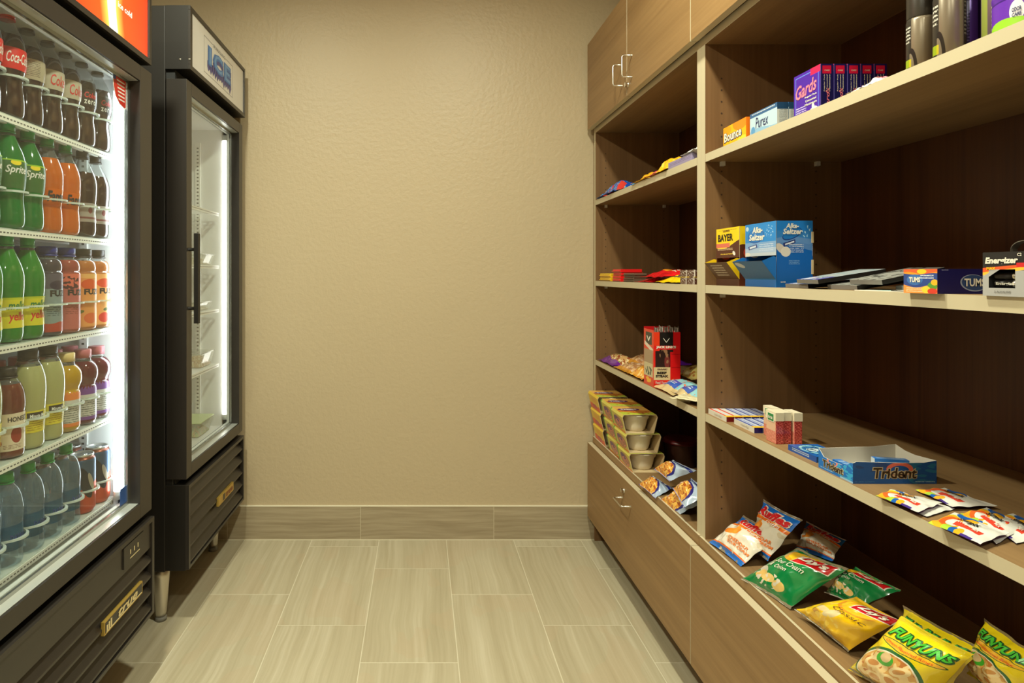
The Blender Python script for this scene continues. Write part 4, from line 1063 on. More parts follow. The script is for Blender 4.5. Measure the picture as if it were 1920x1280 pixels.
# ---- third shelf of the near bay
SIDEW = pm('pack_white_side', S(216, 210, 196), .4)
def candy(x, y0, l, red, lab):
    top = art('candy_top_red' if red else 'candy_top_blue', S(226, 220, 210) if red else S(196, 204, 226), [('r', .22, .5, .14, .6, 0, S(222, 60, 40) if red else S(64, 74, 150)), ('r', .62, .5, .10, .6, 0, S(206, 206, 220) if red else S(140, 150, 200)), ('r', .5, .06, .6, .10, 0, S(246, 190, 30))], .3)
    end = pm('candy_end_red', S(110, 16, 20), .35) if red else pm('candy_end_navy', S(26, 24, 96), .35)
    cbox('candy_pack', lab, 'candy', x, y0, ZD, x+.0205, y0+l, ZD+.0135, SIDEW, {'top': top, '-y': end, '+y': end}, [('-x', 'candy', .55, .5, .4, .5, pm('candy_pale_print', S(186, 176, 160), .4))], 0, 'slim candy packs on the third shelf')
for k in range(6): candy(.7925+.0216*k, 1.590, .100, k < 2, ('red-striped' if k < 2 else 'blue-striped')+' slim candy pack in the far row, %s from the shelf edge' % (nm+['sixth'])[k])
for k in range(4): candy(.8035+.0216*k, 1.478, .095, False, 'blue-striped slim candy pack in the near row, %s from the shelf edge' % nm[k])
TTB = art('red_mints', S(150, 36, 36), [('n', .5, .5, 1, 1, 13, .53, S(214, 92, 84)), ('n', .5, .5, 1, 1, 22, .62, S(236, 140, 126))], .15, .5)
TTF = art('mints_label', S(206, 120, 100), [('n', .5, .5, 1, 1, 13, .53, S(222, 140, 120)), ('r', .5, .78, .46, .24, 0, S(222, 180, 150))], .2, .4)
for k, (x, y) in enumerate(((.800, 1.382), (.8190, 1.385), (.8405, 1.380), (.8195, 1.4275))):
    lab = ('nearest', 'middle', 'rightmost', 'rear left')[k]
    r = thing('mint_box', 'small clear box of red mints with white lid, %s of the four' % lab, 'candy', (x+.009, y+.02, ZD), 0, 'boxes of red mints')
    b = MB(); b.box(-.009, -.0195, 0, .009, .0195, .052, TTB, {'-x': TTF}); fn = boxface(-.009, -.0195, 0, .009, .0195, .0705, '-x')
    b.build('mint_case', r, (0, 0, 0), .0012)
    b = MB(); b.box(-.0095, -.020, .052, .0095, .020, .0705, pm('mint_lid', S(226, 214, 186), .35)); b.box(-.0099, -.012, .0495, -.0094, .011, .0655, pm('mint_green', S(40, 130, 70), .4)); b.box(-.0098, -.0135, .048, -.0094, .0125, .067, PW)
    b.text('tic tac', lambda s, t, e=0: (-.0100-e, .011-.023*s, .0495+.016*t), .5, .5, .75, .5, PW, bold=.04)
    b.build('lid', r)
GB = art('blue_gum_top', S(30, 92, 168), [('e', .48, .55, .42, .36, 0, S(150, 206, 216)), ('e', .48, .55, .36, .28, 0, S(50, 110, 170)), ('e', .50, .50, .30, .14, -12, S(200, 214, 216)), ('n', .5, .5, .6, .4, 8, .58, S(40, 60, 90))], .25)
GS = art('blue_gum_side', S(24, 78, 160), [('s', .45, .5, .3, .3, 2, S(196, 206, 214))], .3)
cbox('gum_pack', 'flat blue gum pack lying between the mints and the blue tray', 'gum', .803, 1.248, ZD, .868, 1.340, ZD+.012, pm('gum_blue', S(28, 86, 168), .35), {'top': GB, '-x': GS}, (), .03)
# open gum tray
TB = art('trident_blue_long', S(20, 84, 158), [('n', .82, .55, .2, .6, 5, .52, S(34, 116, 160)), ('n', .3, .9, .4, .4, 4, .55, S(30, 70, 130)), ('e', .56, .62, .16, .30, 0, S(222, 110, 90)), ('e', .56, .58, .11, .20, 0, S(20, 84, 158)), ('s', .86, .07, .12, .04, 1, S(150, 190, 214)), ('s', .14, .07, .12, .03, 1, S(60, 120, 180))], .35)
TB2 = art('trident_blue_short', S(22, 108, 190), [('n', .8, .4, .25, .5, 6, .5, S(50, 160, 210)), ('e', .42, .62, .16, .22, 0, S(222, 130, 110)), ('e', .42, .58, .11, .15, 0, S(22, 108, 190)), ('s', .25, .08, .2, .04, 1, S(150, 190, 220)), ('r', .85, .05, .2, .04, 0, S(150, 190, 220))], .35)
TI = pm('tray_inside_white', S(206, 200, 188), .55)
o = Vector((.866, 1.17, ZD)); b = MB()
def wall(p0, p1, n, prof, m, th=.0012):
    """upright card wall from p0 to p1, outward normal n; prof: list of (s,height)"""
    p0, p1, n = Vector(p0), Vector(p1), Vector(n); H = max(h for _, h in prof); up = Vector((0, 0, 1))
    O = [p0+(p1-p0)*s+up*h for s, h in prof]; I = [p-n*th for p in O]
    B0 = [p0, p1]
    b.poly([p0, p1]+O[::-1], m, [(0, 0), (1, 0)]+[(s, h/H) for s, h in prof[::-1]])
    b.poly([p1-n*th, p0-n*th]+I, TI)
    for i in range(len(O)-1): b.poly([O[i], O[i+1], I[i+1], I[i]], TI)
A, B_, C_, D_ = (.790, 1.219, ZD), (.790, 1.122, ZD), (.943, 1.122, ZD), (.943, 1.219, ZD)
wall(A, B_, (-1, 0, 0), [(0, .038), (.06, .034), (.16, .0255), (.4, .0240), (.7, .0255), (.86, .0300), (.93, .0365), (1, .0375)], TB2)
wall(B_, C_, (0, -1, 0), [(0, .0375), (.04, .0400), (.30, .0392), (.6, .0380), (.85, .0385), (1, .0425)], TB)
wall(C_, D_, (1, 0, 0), [(0, .0425), (.5, .0385), (.75, .0400), (1, .0460)], TB)
wall(D_, A, (0, 1, 0), [(0, .0460), (.3, .041), (.7, .0395), (1, .038)], TB)
b.poly([(p[0], p[1], ZD+.001) for p in (A, B_, C_, D_)], TI)
f1 = lambda s, t, e=0: (.790-e, 1.219-.097*s, ZD+.038*t); f2 = lambda s, t, e=0: (.790+.153*s, 1.122-e, ZD+.0425*t)
DKT = pm('trident_dark_letters', S(52, 36, 24), .4); GDT = pm('trident_gold_edge', S(206, 190, 150), .35)
for f, cx, cy, w, h in ((f1, .44, .36, .60, .36), (f2, .50, .46, .52, .46)):
    b.text('Trident', f, cx, cy, w*1.04, h*1.10, GDT, bold=.075, shear=.12, lift=.0004); b.text('Trident', f, cx, cy, w, h, DKT, bold=.022, shear=.12, lift=.0008)
tag(b.build('gum_tray', None, o), 'open blue display tray with white inside and dark gold-edged lettering', 'tray')
GP = art('gum_in_tray', S(40, 110, 190), [('s', .5, .5, .4, .3, 3, S(170, 196, 214))], .3)
cbox('gum_pack', 'blue gum pack standing in the far right of the open blue tray', 'gum', .868, 1.165, ZD+.0015, .925, 1.180, ZD+.031, pm('gum_blue', S(28, 86, 168), .35), {'-y': GP, 'top': GP, '-x': pm('gum_end', S(190, 200, 210), .4)}, (), -.25, 'gum packs in the open tray')
cbox('gum_pack', 'blue gum pack lying near the front lip of the open blue tray', 'gum', .805, 1.140, ZD+.0015, .820, 1.200, ZD+.022, pm('gum_blue', S(28, 86, 168), .35), {'top': GP, '-x': GP}, (), 0, 'gum packs in the open tray')
# flat drink-mix sachets
SK = lambda i: art('sachet_print', S(226, 222, 212), [('e', .10, .30, .22, .55, 0, S(190, 206, 60)), ('e', .16, .40, .26, .42, 10, S(246, 170, 40)), ('e', .20, .42, .18, .30, 10, S(240, 100, 40)), ('e', .26, .40, .12, .18, 10, S(226, 222, 212)), ('e', .30, .92, .22, .14, -14, S(30, 92, 170)), ('e', .44, .80, .11, .12, 0, S(244, 176, 40)), ('r', .56, .40, .27, .085, -5, S(226, 70, 50)), ('e', .30, .10, .09, .14, 0, S(170, 200, 60)), ('e', .42, .10, .07, .14, 0, S(30, 92, 170)), ('e', .53, .12, .08, .14, 0, S(246, 170, 40)), ('r', .70, .04, .12, .045, -3, S(70, 50, 130))], .3, .2)
SKM = SK(0)
PVT = pm('sachet_violet_back', S(112, 70, 150), .35)
def sachet(lab, c, seed, k=0):
    pts = [Vector(p) for p in c]
    bag('drink_sachet', lab, 'sachet', pts, .0035, SKM, PVT, [('Slurpix', .46, .64, .42, .19, PKL, dict(shear=.25, bold=.04)), ('Tropical', .50, .45, .34, .08, PW, dict(shear=.1)), ('MIX', .70, .40, .12, .09, PW, {})], .5, .02, .0012, .05, seed, 'rainbow-printed white sachets', 20, 20, 0, False, .0022)
def flatpts(uv, z):
    return [onz(u, v, ZD+q) for (u, v), q in zip(uv, z)]
# order BL, BR, TL, TR as printed: left edge lies at the far side
sachet('white rainbow sachet lowest in the left pile, mostly covered', flatpts([(1652, 934), (1738, 968), (1694, 922), (1790, 953)], [.003]*4), 21)
sachet('white rainbow sachet on top of the left pile near the shelf edge', flatpts([(1641, 928), (1722, 960), (1673, 917), (1767, 942)], [.008, .009, .008, .010]), 22)
sachet('white rainbow sachet farthest back, turned away beside the blue tray', flatpts([(1716, 918), (1786, 950), (1771, 914), (1871, 948)], [.003, .007, .003, .006]), 23)
sachet('white rainbow sachet under the nearest one, sticking out at the right', flatpts([(1800, 962), (1868, 1019), (1850, 951), (1930, 985)], [.006, .004, .006, .005]), 24)
sachet('white rainbow sachet nearest the viewer, on top of the right pile', flatpts([(1740, 980), (1838, 1020), (1790, 960), (1893, 998)], [.012, .009, .015, .012]), 25)
sachet('white rainbow sachet at the right edge of the picture, partly hidden', flatpts([(1840, 975), (1905, 1018), (1900, 962), (1985, 1000)], [.003, .003, .003, .003]), 26)

# ---- chip bags on the near deck
FOILB = pm('silver_foil_back', S(150, 136, 112), .3, .4)
def fb(p, q=None): return p
RUF = art('ridged_chip_print', S(224, 214, 196), [('b', .13, 0, 1, 0, S(236, 110, 30)), ('b', .10, 0, 1, 0, S(24, 106, 196)), ('n', .5, .35, .8, .35, 5, .60, S(206, 190, 160)), ('e', .34, .50, .20, .085, 28, S(240, 140, 40)), ('e', .40, .57, .07, .10, 10, S(240, 150, 50)), ('e', .22, .44, .09, .06, 0, S(236, 130, 36)), ('w', .62, .05, 3.2, .3, S(236, 112, 30)), ('w', .67, .05, 3.2, .3, S(246, 160, 70)), ('w', .70, .05, 3.2, .3, S(24, 106, 196)), ('w', .955, 0, 1, 0, S(220, 214, 206))], .25, .4)
rtx = [('Ruffles', .56, .82, .84, .21, PW, dict(bold=.09, rot=-.03, lift=.0022)), ('Ruffles', .56, .82, .80, .18, PRD, dict(bold=.045, rot=-.03, lift=.0032)), ('CHEDDAR', .66, .33, .50, .07, POR, {}), ('SOUR CREAM', .70, .25, .54, .06, POR, {}), ('CHIPS', .70, .67, .30, .05, PW, dict(rot=-.05))]
def P3(u, v, Y): return px(u, v, Y)
bag('chip_bag', 'white and blue chip bag with red lettering, leftmost at the front of the deck', 'chips', [P3(1329, 1016, 1.664), P3(1389, 1062, 1.532), P3(1394, 966, 1.655), P3(1470, 1004, 1.525)], .026, RUF, FOILB, rtx, .45, .07, .006, .05, 31, 'chip bags')
bag('chip_bag', 'white and blue chip bag with red lettering, propped behind the leftmost one', 'chips', [P3(1400, 1030, 1.625), P3(1440, 1052, 1.50), P3(1432, 936, 1.645), P3(1505, 974, 1.49)], .026, RUF, FOILB, rtx, .4, .07, .006, .05, 32, 'chip bags')
bag('chip_bag', 'shaded white and blue chip bag lying deepest behind the green bag', 'chips', [P3(1490, 1030, 1.60), P3(1560, 1052, 1.47), P3(1512, 976, 1.64), P3(1588, 1012, 1.50)], .024, RUF, FOILB, rtx, .4, .07, .006, .05, 33, 'chip bags')
LYG = art('green_chip_print', S(12, 122, 62), [('e', .46, .80, .34, .15, 0, S(224, 160, 40)), ('e', .50, .83, .32, .13, 0, S(250, 196, 40)), ('r', .68, .80, .27, .115, 10, S(226, 220, 206)), ('r', .68, .80, .255, .10, 10, S(204, 24, 30)), ('e', .20, .34, .13, .06, -10, S(190, 186, 170)), ('e', .24, .24, .12, .075, 10, S(222, 180, 100)), ('e', .42, .22, .13, .07, 0, S(226, 190, 116)), ('e', .66, .18, .12, .075, 0, S(222, 184, 104)), ('n', .40, .20, .30, .12, 9, .56, S(216, 206, 186)), ('b', .035, 0, 1, 0, S(190, 186, 170))], .22, .5)
ltx = [("Lay's", .68, .81, .42, .15, PW, dict(bold=.04, rot=.08, shear=.2)), ('Sour Cream', .52, .58, .54, .09, PW, dict(bold=0)), ('& Onion', .44, .46, .36, .08, PW, dict(bold=0))]
bag('chip_bag', 'green chip bag with red logo, front of the deck, lit', 'chips', [P3(1389, 1085, 1.478), P3(1481, 1142, 1.335), P3(1496, 1026, 1.43), P3(1592, 1066, 1.285)], .034, LYG, FOILB, ltx, .35, .06, .006, .05, 34, 'chip bags')
bag('chip_bag', 'second green chip bag lying behind the yellow one, in shade', 'chips', [P3(1545, 1110, 1.33), P3(1612, 1140, 1.20), P3(1604, 1062, 1.33), P3(1690, 1106, 1.19)], .030, LYG, FOILB, ltx, .35, .07, .006, .05, 35, 'chip bags')
LYY = art('yellow_chip_print', S(246, 196, 16), [('e', .52, .78, .36, .16, 0, S(226, 150, 30)), ('e', .55, .80, .33, .14, 0, S(250, 186, 40)), ('r', .70, .88, .30, .095, 8, S(226, 220, 206)), ('r', .70, .88, .285, .08, 8, S(196, 20, 36)), ('e', .26, .42, .15, .07, 10, S(232, 206, 150)), ('e', .48, .44, .14, .10, 60, S(226, 206, 156)), ('e', .24, .30, .12, .05, -20, S(206, 150, 60)), ('n', .35, .22, .4, .16, 6, .54, S(252, 214, 70)), ('b', .03, 0, 1, 0, S(200, 196, 180))], .2, .5)
bag('chip_bag', 'yellow classic chip bag with red logo, between the green and the onion ring bags', 'chips', [P3(1489, 1142, 1.312), P3(1590, 1222, 1.178), P3(1606, 1118, 1.215), P3(1690, 1164, 1.095)], .036, LYY, FOILB, [('Classic', .62, .60, .56, .085, PBR, dict(bold=-.005)), ("Lay's", .71, .88, .44, .12, PW, dict(bold=.04, rot=.06, shear=.2))], .35, .06, .006, .05, 36, 'chip bags')
FUN = art('onion_ring_print', S(232, 206, 24), [('e', .47, .30, .47, .36, 0, S(30, 96, 44)), ('e', .47, .30, .425, .325, 0, S(230, 222, 200)), ('e', .47, .30, .405, .31, 0, S(214, 160, 84)), ('n', .47, .30, .405, .31, 5, .50, S(238, 206, 146)), ('n', .47, .30, .405, .31, 9, .60, S(190, 116, 56)), ('e', .28, .36, .14, .085, 20, S(240, 212, 156)), ('e', .28, .36, .09, .045, 20, S(206, 140, 74)), ('e', .62, .24, .15, .08, -20, S(240, 214, 160)), ('e', .62, .24, .10, .045, -20, S(200, 136, 70)), ('e', .38, .17, .15, .07, 8, S(238, 208, 150)), ('e', .38, .17, .10, .038, 8, S(210, 150, 80)), ('e', .64, .44, .13, .07, 30, S(240, 214, 160)), ('e', .64, .44, .08, .035, 30, S(206, 146, 76)), ('e', .40, .50, .13, .09, 0, S(70, 170, 50)), ('e', .40, .53, .08, .07, 0, S(222, 190, 140)), ('e', .52, .715, .44, .048, 0, S(40, 90, 40)), ('e', .52, .715, .42, .038, 0, S(240, 180, 40))], .2, .5)
DGR = pm('print_dark_green', S(16, 84, 36), .4); LGR = pm('print_bright_green', S(70, 186, 50), .35)
ftx = [('FUNYUNS', .54, .84, .86, .13, DGR, dict(bold=.09, shear=.1, lift=.0022)), ('FUNYUNS', .54, .845, .82, .10, LGR, dict(bold=.035, shear=.1, lift=.0032)), ('Onion Flavored Rings', .52, .715, .66, .040, PRD, dict(bold=.0))]
bag('chip_bag', 'yellow onion ring bag standing behind the front onion ring bag', 'chips', [P3(1668, 1232, 1.13), P3(1775, 1300, .985), P3(1693, 1134, 1.10), P3(1846, 1216, .955)], .028, FUN, FOILB, ftx, .35, .07, .006, .05, 38, 'chip bags')
bag('chip_bag', 'yellow onion ring bag with green lettering, front and nearest on the deck', 'chips', [P3(1590, 1254, 1.128), P3(1725, 1345, 1.005), P3(1690, 1154, 1.060), P3(1826, 1226, .935)], .040, FUN, FOILB, ftx, .4, .06, .006, .05, 37, 'chip bags')
bag('chip_bag', 'yellow onion ring bag at the right edge of the picture', 'chips', [P3(1812, 1262, 1.01), P3(1930, 1352, .885), P3(1846, 1158, .985), P3(1965, 1236, .862)], .034, FUN, FOILB, ftx, .4, .07, .006, .05, 39, 'chip bags')

# ================================================================== goods in the far bay
def lay(x, y, z, wy, lx, tilt=0, rz=0, lift=0):
    """corners of a pack lying on a shelf: left end far, bottom edge at the shelf front"""
    c, s = math.cos(rz), math.sin(rz)
    out = []
    for a, d in ((0, wy/2), (0, -wy/2), (lx, wy/2), (lx, -wy/2)):
        out.append(Vector((x+a*c-d*s, y+a*s+d*c, z+lift+a*math.tan(tilt))))
    return out
B1 = art('blue_wrapper', S(28, 72, 168), [('n', .5, .5, 1, 1, 6, .56, S(70, 160, 210)), ('n', .5, .5, 1, 1, 9, .64, S(214, 220, 226)), ('r', .85, .3, .14, .2, 20, S(206, 60, 50))], .25, .3)
Y1 = art('yellow_wrapper', S(240, 176, 30), [('n', .5, .5, 1, 1, 6, .58, S(250, 206, 80)), ('n', .5, .5, 1, 1, 8, .64, S(196, 110, 30))], .25, .3)
PK_ = art('pink_yellow_wrapper', S(236, 84, 100), [('n', .5, .5, 1, 1, 5, .52, S(246, 186, 60))], .25, .3)
LV = pm('lavender_wrapper', S(150, 140, 176), .3); WHP = pm('white_wrapper', S(226, 222, 220), .3)
def wr(lab, m, x, y, wy, lx, th, z=ZA, tilt=0, rz=0, lift=.003, seed=1, name='candy_bar', cat='candy', texts=(), mb=None, group='wrapped candy in the far bay', back=.25, wrk=.006):
    return bag(name, lab, cat, lay(x, y, z, wy, lx, tilt, rz, lift), th, m, mb or m, texts, back, .05, wrk, .10, seed, group, 18, 18)
wr('small blue wrapped bar at the far left end of the upper far shelf', B1, .778, 2.690, .08, .09, .022, seed=41, lift=.006)
wr('blue and white wrapped bar, second from the left on the upper far shelf', B1, .775, 2.590, .095, .10, .030, tilt=.22, seed=42, lift=.006)
wr('blue wrapped bar overlapping the others, third on the upper far shelf', B1, .776, 2.495, .090, .10, .034, tilt=.24, rz=.15, seed=43, lift=.006)
wr('flat beige wrapped bar between the blue and yellow wrappers', pm('beige_wrapper', S(206, 176, 130), .4), .790, 2.360, .15, .10, .008, seed=44)
wr('crumpled yellow wrapper left of the pink one on the upper far shelf', Y1, .775, 2.200, .14, .11, .022, tilt=.12, seed=45, wrk=.012)
wr('pink and yellow wrapper in the middle of the upper far shelf', PK_, .775, 2.085, .09, .11, .018, tilt=.12, seed=46, wrk=.01)
wr('orange yellow wrapper propped up right of the pink one', Y1, .776, 2.005, .11, .10, .026, tilt=.34, seed=47, wrk=.012)
cbox('candy_bar', 'long lavender wrapped bar at the right of the upper far shelf', 'candy', .787, 1.778, ZA, .830, 1.950, ZA+.021, LV, {'-x': art('lavender_print', S(150, 140, 176), [('s', .5, .5, .45, .2, 2, S(110, 96, 150))], .3)}, (), 0, 'wrapped candy in the far bay', .004)
wr('crumpled white wrapper lying on the lavender bar', WHP, .782, 1.800, .10, .06, .014, lift=.026, seed=49, wrk=.012)
# middle shelf of the far bay
KY = art('yellow_bar', S(240, 196, 20), [('s', .5, .5, .4, .2, 2, S(120, 80, 20))], .3); KR = art('red_bar', S(224, 26, 28), [], .3)
KB = pm('brown_grey_bar', S(96, 78, 62), .35); KD = pm('dark_red_bar', S(70, 20, 20), .35)
def stack(name, lab, m, n, x, y, wy, lx, h, g, z=ZB, side=None):
    for k in range(n):
        wh = 'only' if n == 1 else ('lowest' if k == 0 else ('topmost' if k == n-1 else ('second from bottom', 'third from bottom')[k-1]))
        b = MB(); dx = .002*((k*7) % 3-1); dy = .003*((k*5) % 3-1); zz = z+k*h
        b.box(x+dx, y-wy/2+dy, zz, x+lx+dx, y+wy/2+dy, zz+h*.93, m); b.box(x-.006+dx, y-wy/2+dy+.003, zz+h*.3, x+dx, y+wy/2+dy-.003, zz+h*.45, side or m)
        tag(b.build(name, None, (x+lx/2, y, zz), .0015), lab+', '+wh, 'candy', g)
stack('candy_bar', 'yellow wrapped bar in the stack at the far left of the middle shelf', KY, 2, .797, 2.645, .15, .04, .017, 'yellow bars on the middle far shelf')
stack('candy_bar', 'red wrapped bar in the stack beside the yellow bars', KR, 4, .795, 2.485, .10, .085, .0125, 'red bars on the middle far shelf')
stack('candy_bar', 'brown grey bar in the stack right of the red bars', KB, 4, .797, 2.350, .11, .05, .0085, 'brown grey bars on the middle far shelf')
stack('candy_bar', 'dark red bar behind the brown grey stack', KD, 2, .865, 2.350, .12, .05, .016, 'dark bars on the middle far shelf')
RB = art('red_candy_bag', S(220, 30, 34), [('n', .5, .7, .6, .3, 6, .52, S(224, 206, 180)), ('e', .5, .5, .2, .12, 0, S(246, 150, 40))], .25, .4)
YB_ = art('yellow_candy_bag', S(250, 206, 20), [('n', .55, .5, .34, .2, 8, .46, S(90, 80, 76)), ('e', .62, .5, .10, .14, 0, S(206, 206, 200))], .25, .4)
wr('flat red candy bag under the other red bag on the middle far shelf', RB, .786, 2.195, .13, .12, .014, ZB, seed=51, name='candy_bag', group='candy bags on the middle far shelf')
wr('red candy bag with white print propped on top on the middle far shelf', RB, .790, 2.110, .20, .13, .018, ZB, .12, lift=.020, seed=52, name='candy_bag', group='candy bags on the middle far shelf')
wr('yellow candy bag with dark lettering at the front of the middle far shelf', YB_, .783, 1.965, .17, .11, .018, ZB, .10, lift=.004, seed=53, name='candy_bag', group='candy bags on the middle far shelf')
BRN = art('brown_white_bar', S(84, 48, 34), [('n', .5, .5, 1, .6, 7, .60, S(222, 214, 206)), ('r', .95, .5, .06, .6, 0, S(224, 216, 206))], .3)
for k, (y, z, l) in enumerate(((1.845, .0, 'lower left'), (1.795, 0, 'lower right'), (1.845, .022, 'upper left'), (1.795, .022, 'upper right'))):
    cbox('candy_bar', 'brown bar with white lettering at the right of the middle far shelf, '+l, 'candy', .790, y-.0245, ZB+z, .840, y+.0235, ZB+z+.0205, PBR, {'-x': BRN, '-y': BRN, 'top': BRN}, (), .03*(k-1), 'brown bars on the middle far shelf', .003)
# lower shelf of the far bay
NUT = art('nut_mix_print', S(206, 160, 104), [('n', .5, .5, 1, 1, 7, .52, S(150, 80, 50)), ('n', .5, .5, 1, 1, 10, .58, S(232, 206, 160)), ('n', .5, .5, 1, 1, 8, .66, S(110, 160, 50)), ('b', .24, .05, 8, 0, S(110, 40, 140)), ('r', .02, .5, .10, .6, 0, S(110, 40, 140))], .22, .5)
NUT2 = art('nut_mix_brown', S(186, 130, 84), [('n', .5, .5, 1, 1, 6, .50, S(216, 170, 120)), ('n', .5, .5, 1, 1, 9, .60, S(226, 190, 160)), ('b', .16, 0, 1, 0, S(206, 140, 40))], .22, .5)
VIO = pm('violet_foil', S(84, 26, 130), .25, coat=.5)
ORB = art('orange_snack_bag', S(232, 158, 44), [('n', .5, .5, 1, 1, 6, .54, S(246, 206, 120)), ('n', .5, .5, 1, 1, 9, .62, S(206, 100, 30))], .22, .5)
G3 = 'snack bags on the lower far shelf'
wr('purple nut mix bag at the far left of the lower far shelf', NUT, .788, 2.625, .20, .13, .034, ZD, .05, lift=.006, seed=61, name='snack_bag', cat='snack', group=G3, mb=VIO)
wr('brown nut mix bag lying behind the purple-edged nut bag', NUT2, .850, 2.50, .20, .13, .032, ZD, .08, lift=.02, seed=62, name='snack_bag', cat='snack', group=G3)
wr('plain purple foil bag sticking up left of the red meat snack carton', VIO, .880, 2.33, .15, .12, .03, ZD, .15, lift=.035, seed=63, name='snack_bag', cat='snack', group=G3)
wr('brown snack bag in front, partly under the orange snack bag', NUT2, .787, 2.420, .18, .12, .026, ZD, .04, lift=.006, seed=64, name='snack_bag', cat='snack', group=G3)
wr('orange snack bag leaning at the left side of the red meat snack carton', ORB, .787, 2.265, .16, .12, .032, ZD, .12, lift=.008, seed=65, name='snack_bag', cat='snack', group=G3)
wr('pale yellow snack bag behind the red meat snack carton at its right', art('pale_snack', S(206, 186, 110), [('n', .5, .5, 1, 1, 5, .56, S(170, 110, 50))], .25, .4), .905, 2.12, .14, .12, .03, ZD, .15, lift=.03, seed=66, name='snack_bag', cat='snack', group=G3)
wr('dark brown snack bag in the shade at the back right of the lower far shelf', pm('dark_brown_foil', S(96, 56, 36), .3), .95, 1.98, .14, .12, .03, ZD, .1, lift=.01, seed=67, name='snack_bag', cat='snack', group=G3)
# meat-snack carton
o = Vector((.834, 2.122, ZD)); r = thing('meat_snack_carton', 'tall red meat snack carton with black logo and beige panel, open top', 'box', o)
x0, x1, y0, y1, z0, z1 = .789, .879, 2.076, 2.168, ZD, ZD+.187
JF = art('jerky_front', S(210, 20, 24), [('r', .30, .5, .30, .6, 0, S(226, 36, 26)), ('r', .47, .84, .26, .20, 0, S(30, 26, 24)), ('r', .10, .84, .12, .17, 0, S(230, 60, 30)), ('r', .46, .72, .5, .035, 0, S(222, 30, 30)), ('r', .34, .49, .28, .17, 0, S(46, 26, 22)), ('e', .50, .46, .10, .12, 0, S(120, 50, 46)), ('n', .40, .55, .2, .14, 7, .60, S(150, 110, 80)), ('r', .31, .25, .31, .115, 0, S(212, 194, 146)), ('s', .33, .325, .20, .018, 1, S(120, 100, 80)), ('r', .84, .60, .18, .004, 0, S(130, 10, 16)), ('r', .84, .36, .18, .004, 0, S(130, 10, 16))], .35)
JS = art('jerky_side', S(216, 70, 46), [('r', .5, .84, .32, .11, 0, S(60, 60, 50)), ('r', .5, .69, .44, .035, -8, S(222, 206, 186)), ('r', .42, .48, .50, .16, 0, S(166, 140, 110)), ('r', .42, .28, .5, .12, 0, S(200, 186, 146)), ('n', .5, .26, .34, .08, 8, .5, S(70, 84, 70)), ('n', .45, .10, .28, .05, 8, .45, S(240, 180, 60))], .35)
CR = pm('carton_red', S(190, 20, 24), .4); b = MB(); t = .0015
b.box(x0, y0, z0, x1, y0+t, z1, CR, {'-y': JF}); b.box(x0, y1-t, z0, x1, y1, z1+.012, CR); b.box(x0, y0+t, z0, x0+t, y1-t, z1+.006, CR, {'-x': JS}); b.box(x1-t, y0+t, z0, x1, y1-t, z1, CR); b.box(x0+t, y0+t, z0, x1-t, y1-t, z0+t, CR)
f = boxface(x0, y0, z0, x1, y1, z1, '-y')
b.text("JACK LINK'S", f, .46, .725, .74, .06, PW, bold=.06); b.text('V', f, .47, .85, .26, .085, PW, bold=-.022); b.text('BEEF', f, .30, .265, .36, .045, PKL, bold=.05); b.text('STEAK', f, .31, .205, .48, .045, PKL, bold=.05); b.text('ORIGINAL', f, .31, .325, .36, .025, PBR)
b.text('Feed Your Wild Side', f, .48, .09, .82, .045, PW, bold=.01); b.text('V', boxface(x0, y0, z0, x1, y1, z1, '-x'), .5, .86, .4, .10, PW)
b.build('carton', r, o)
JK = art('jerky_pack', S(60, 36, 32), [('w', .90, 0, 1, 0, S(120, 110, 100)), ('r', .5, .80, .3, .06, 0, S(210, 60, 60)), ('n', .5, .85, .6, .15, 7, .58, S(206, 190, 176))], .25, .3)
jn = ['leftmost', 'second', 'third', 'fourth', 'rightmost']
for k in range(5):
    x = x0+.008+.0152*k
    bag('meat_snack_stick', 'dark foil meat stick poking out of the red carton, '+(jn[k] if k in (0, 4) else jn[k]+' from left'), 'snack', [(x, y0+.020+.006*(k % 2), z0+.004), (x+.0145, y0+.020+.006*(k % 2), z0+.004), (x-.002+.002*k, y0+.012, z1+.019+.005*((k*3) % 2)), (x+.014+.002*(k-1), y0+.012, z1+.017+.003*(k % 3))], .004, JK, JK, (), .6, .02, .001, .06, 70+k, 'meat sticks in the red carton', 8, 24)
LBB = art('light_blue_snack', S(140, 196, 206), [('b', .20, 0, 1, 0, S(206, 180, 130)), ('r', .35, .32, .34, .13, 0, S(30, 84, 180)), ('s', .35, .32, .2, .06, 2, S(206, 214, 226)), ('e', .12, .62, .22, .26, 0, S(236, 140, 40)), ('n', .12, .6, .26, .3, 7, .55, S(240, 190, 120)), ('w', .88, .03, 9, 0, S(206, 60, 50)), ('n', .7, .5, .3, .3, 6, .62, S(216, 120, 90))], .22, .5)
wr('light blue snack bag with orange pieces, in front of the red meat snack carton', LBB, .785, 1.985, .16, .12, .026, ZD, .16, lift=.006, seed=68, name='snack_bag', cat='snack', group=G3)
wr('light blue snack bag with blue label panel, at the right of the lower far shelf', LBB, .788, 1.88, .15, .12, .024, ZD, .14, rz=-.1, lift=.012, seed=69, name='snack_bag', cat='snack', group=G3)
CW = art('cream_lined_card', S(216, 204, 168), [('s', .5, .5, .4, .42, 5, S(180, 166, 126))], .5)
for k, (y, x, rz) in enumerate(((1.83, .768, .5), (1.80, .772, .7))):
    wr('cream lined paper packet hanging over the lower far shelf edge, '+('under' if k == 0 else 'on top'), CW, x, y, .075, .075, .004, ZD, .05, rz, .008+.008*k, 75+k, 'paper_packet', 'packet', (), None, 'cream packets', .5, .002)
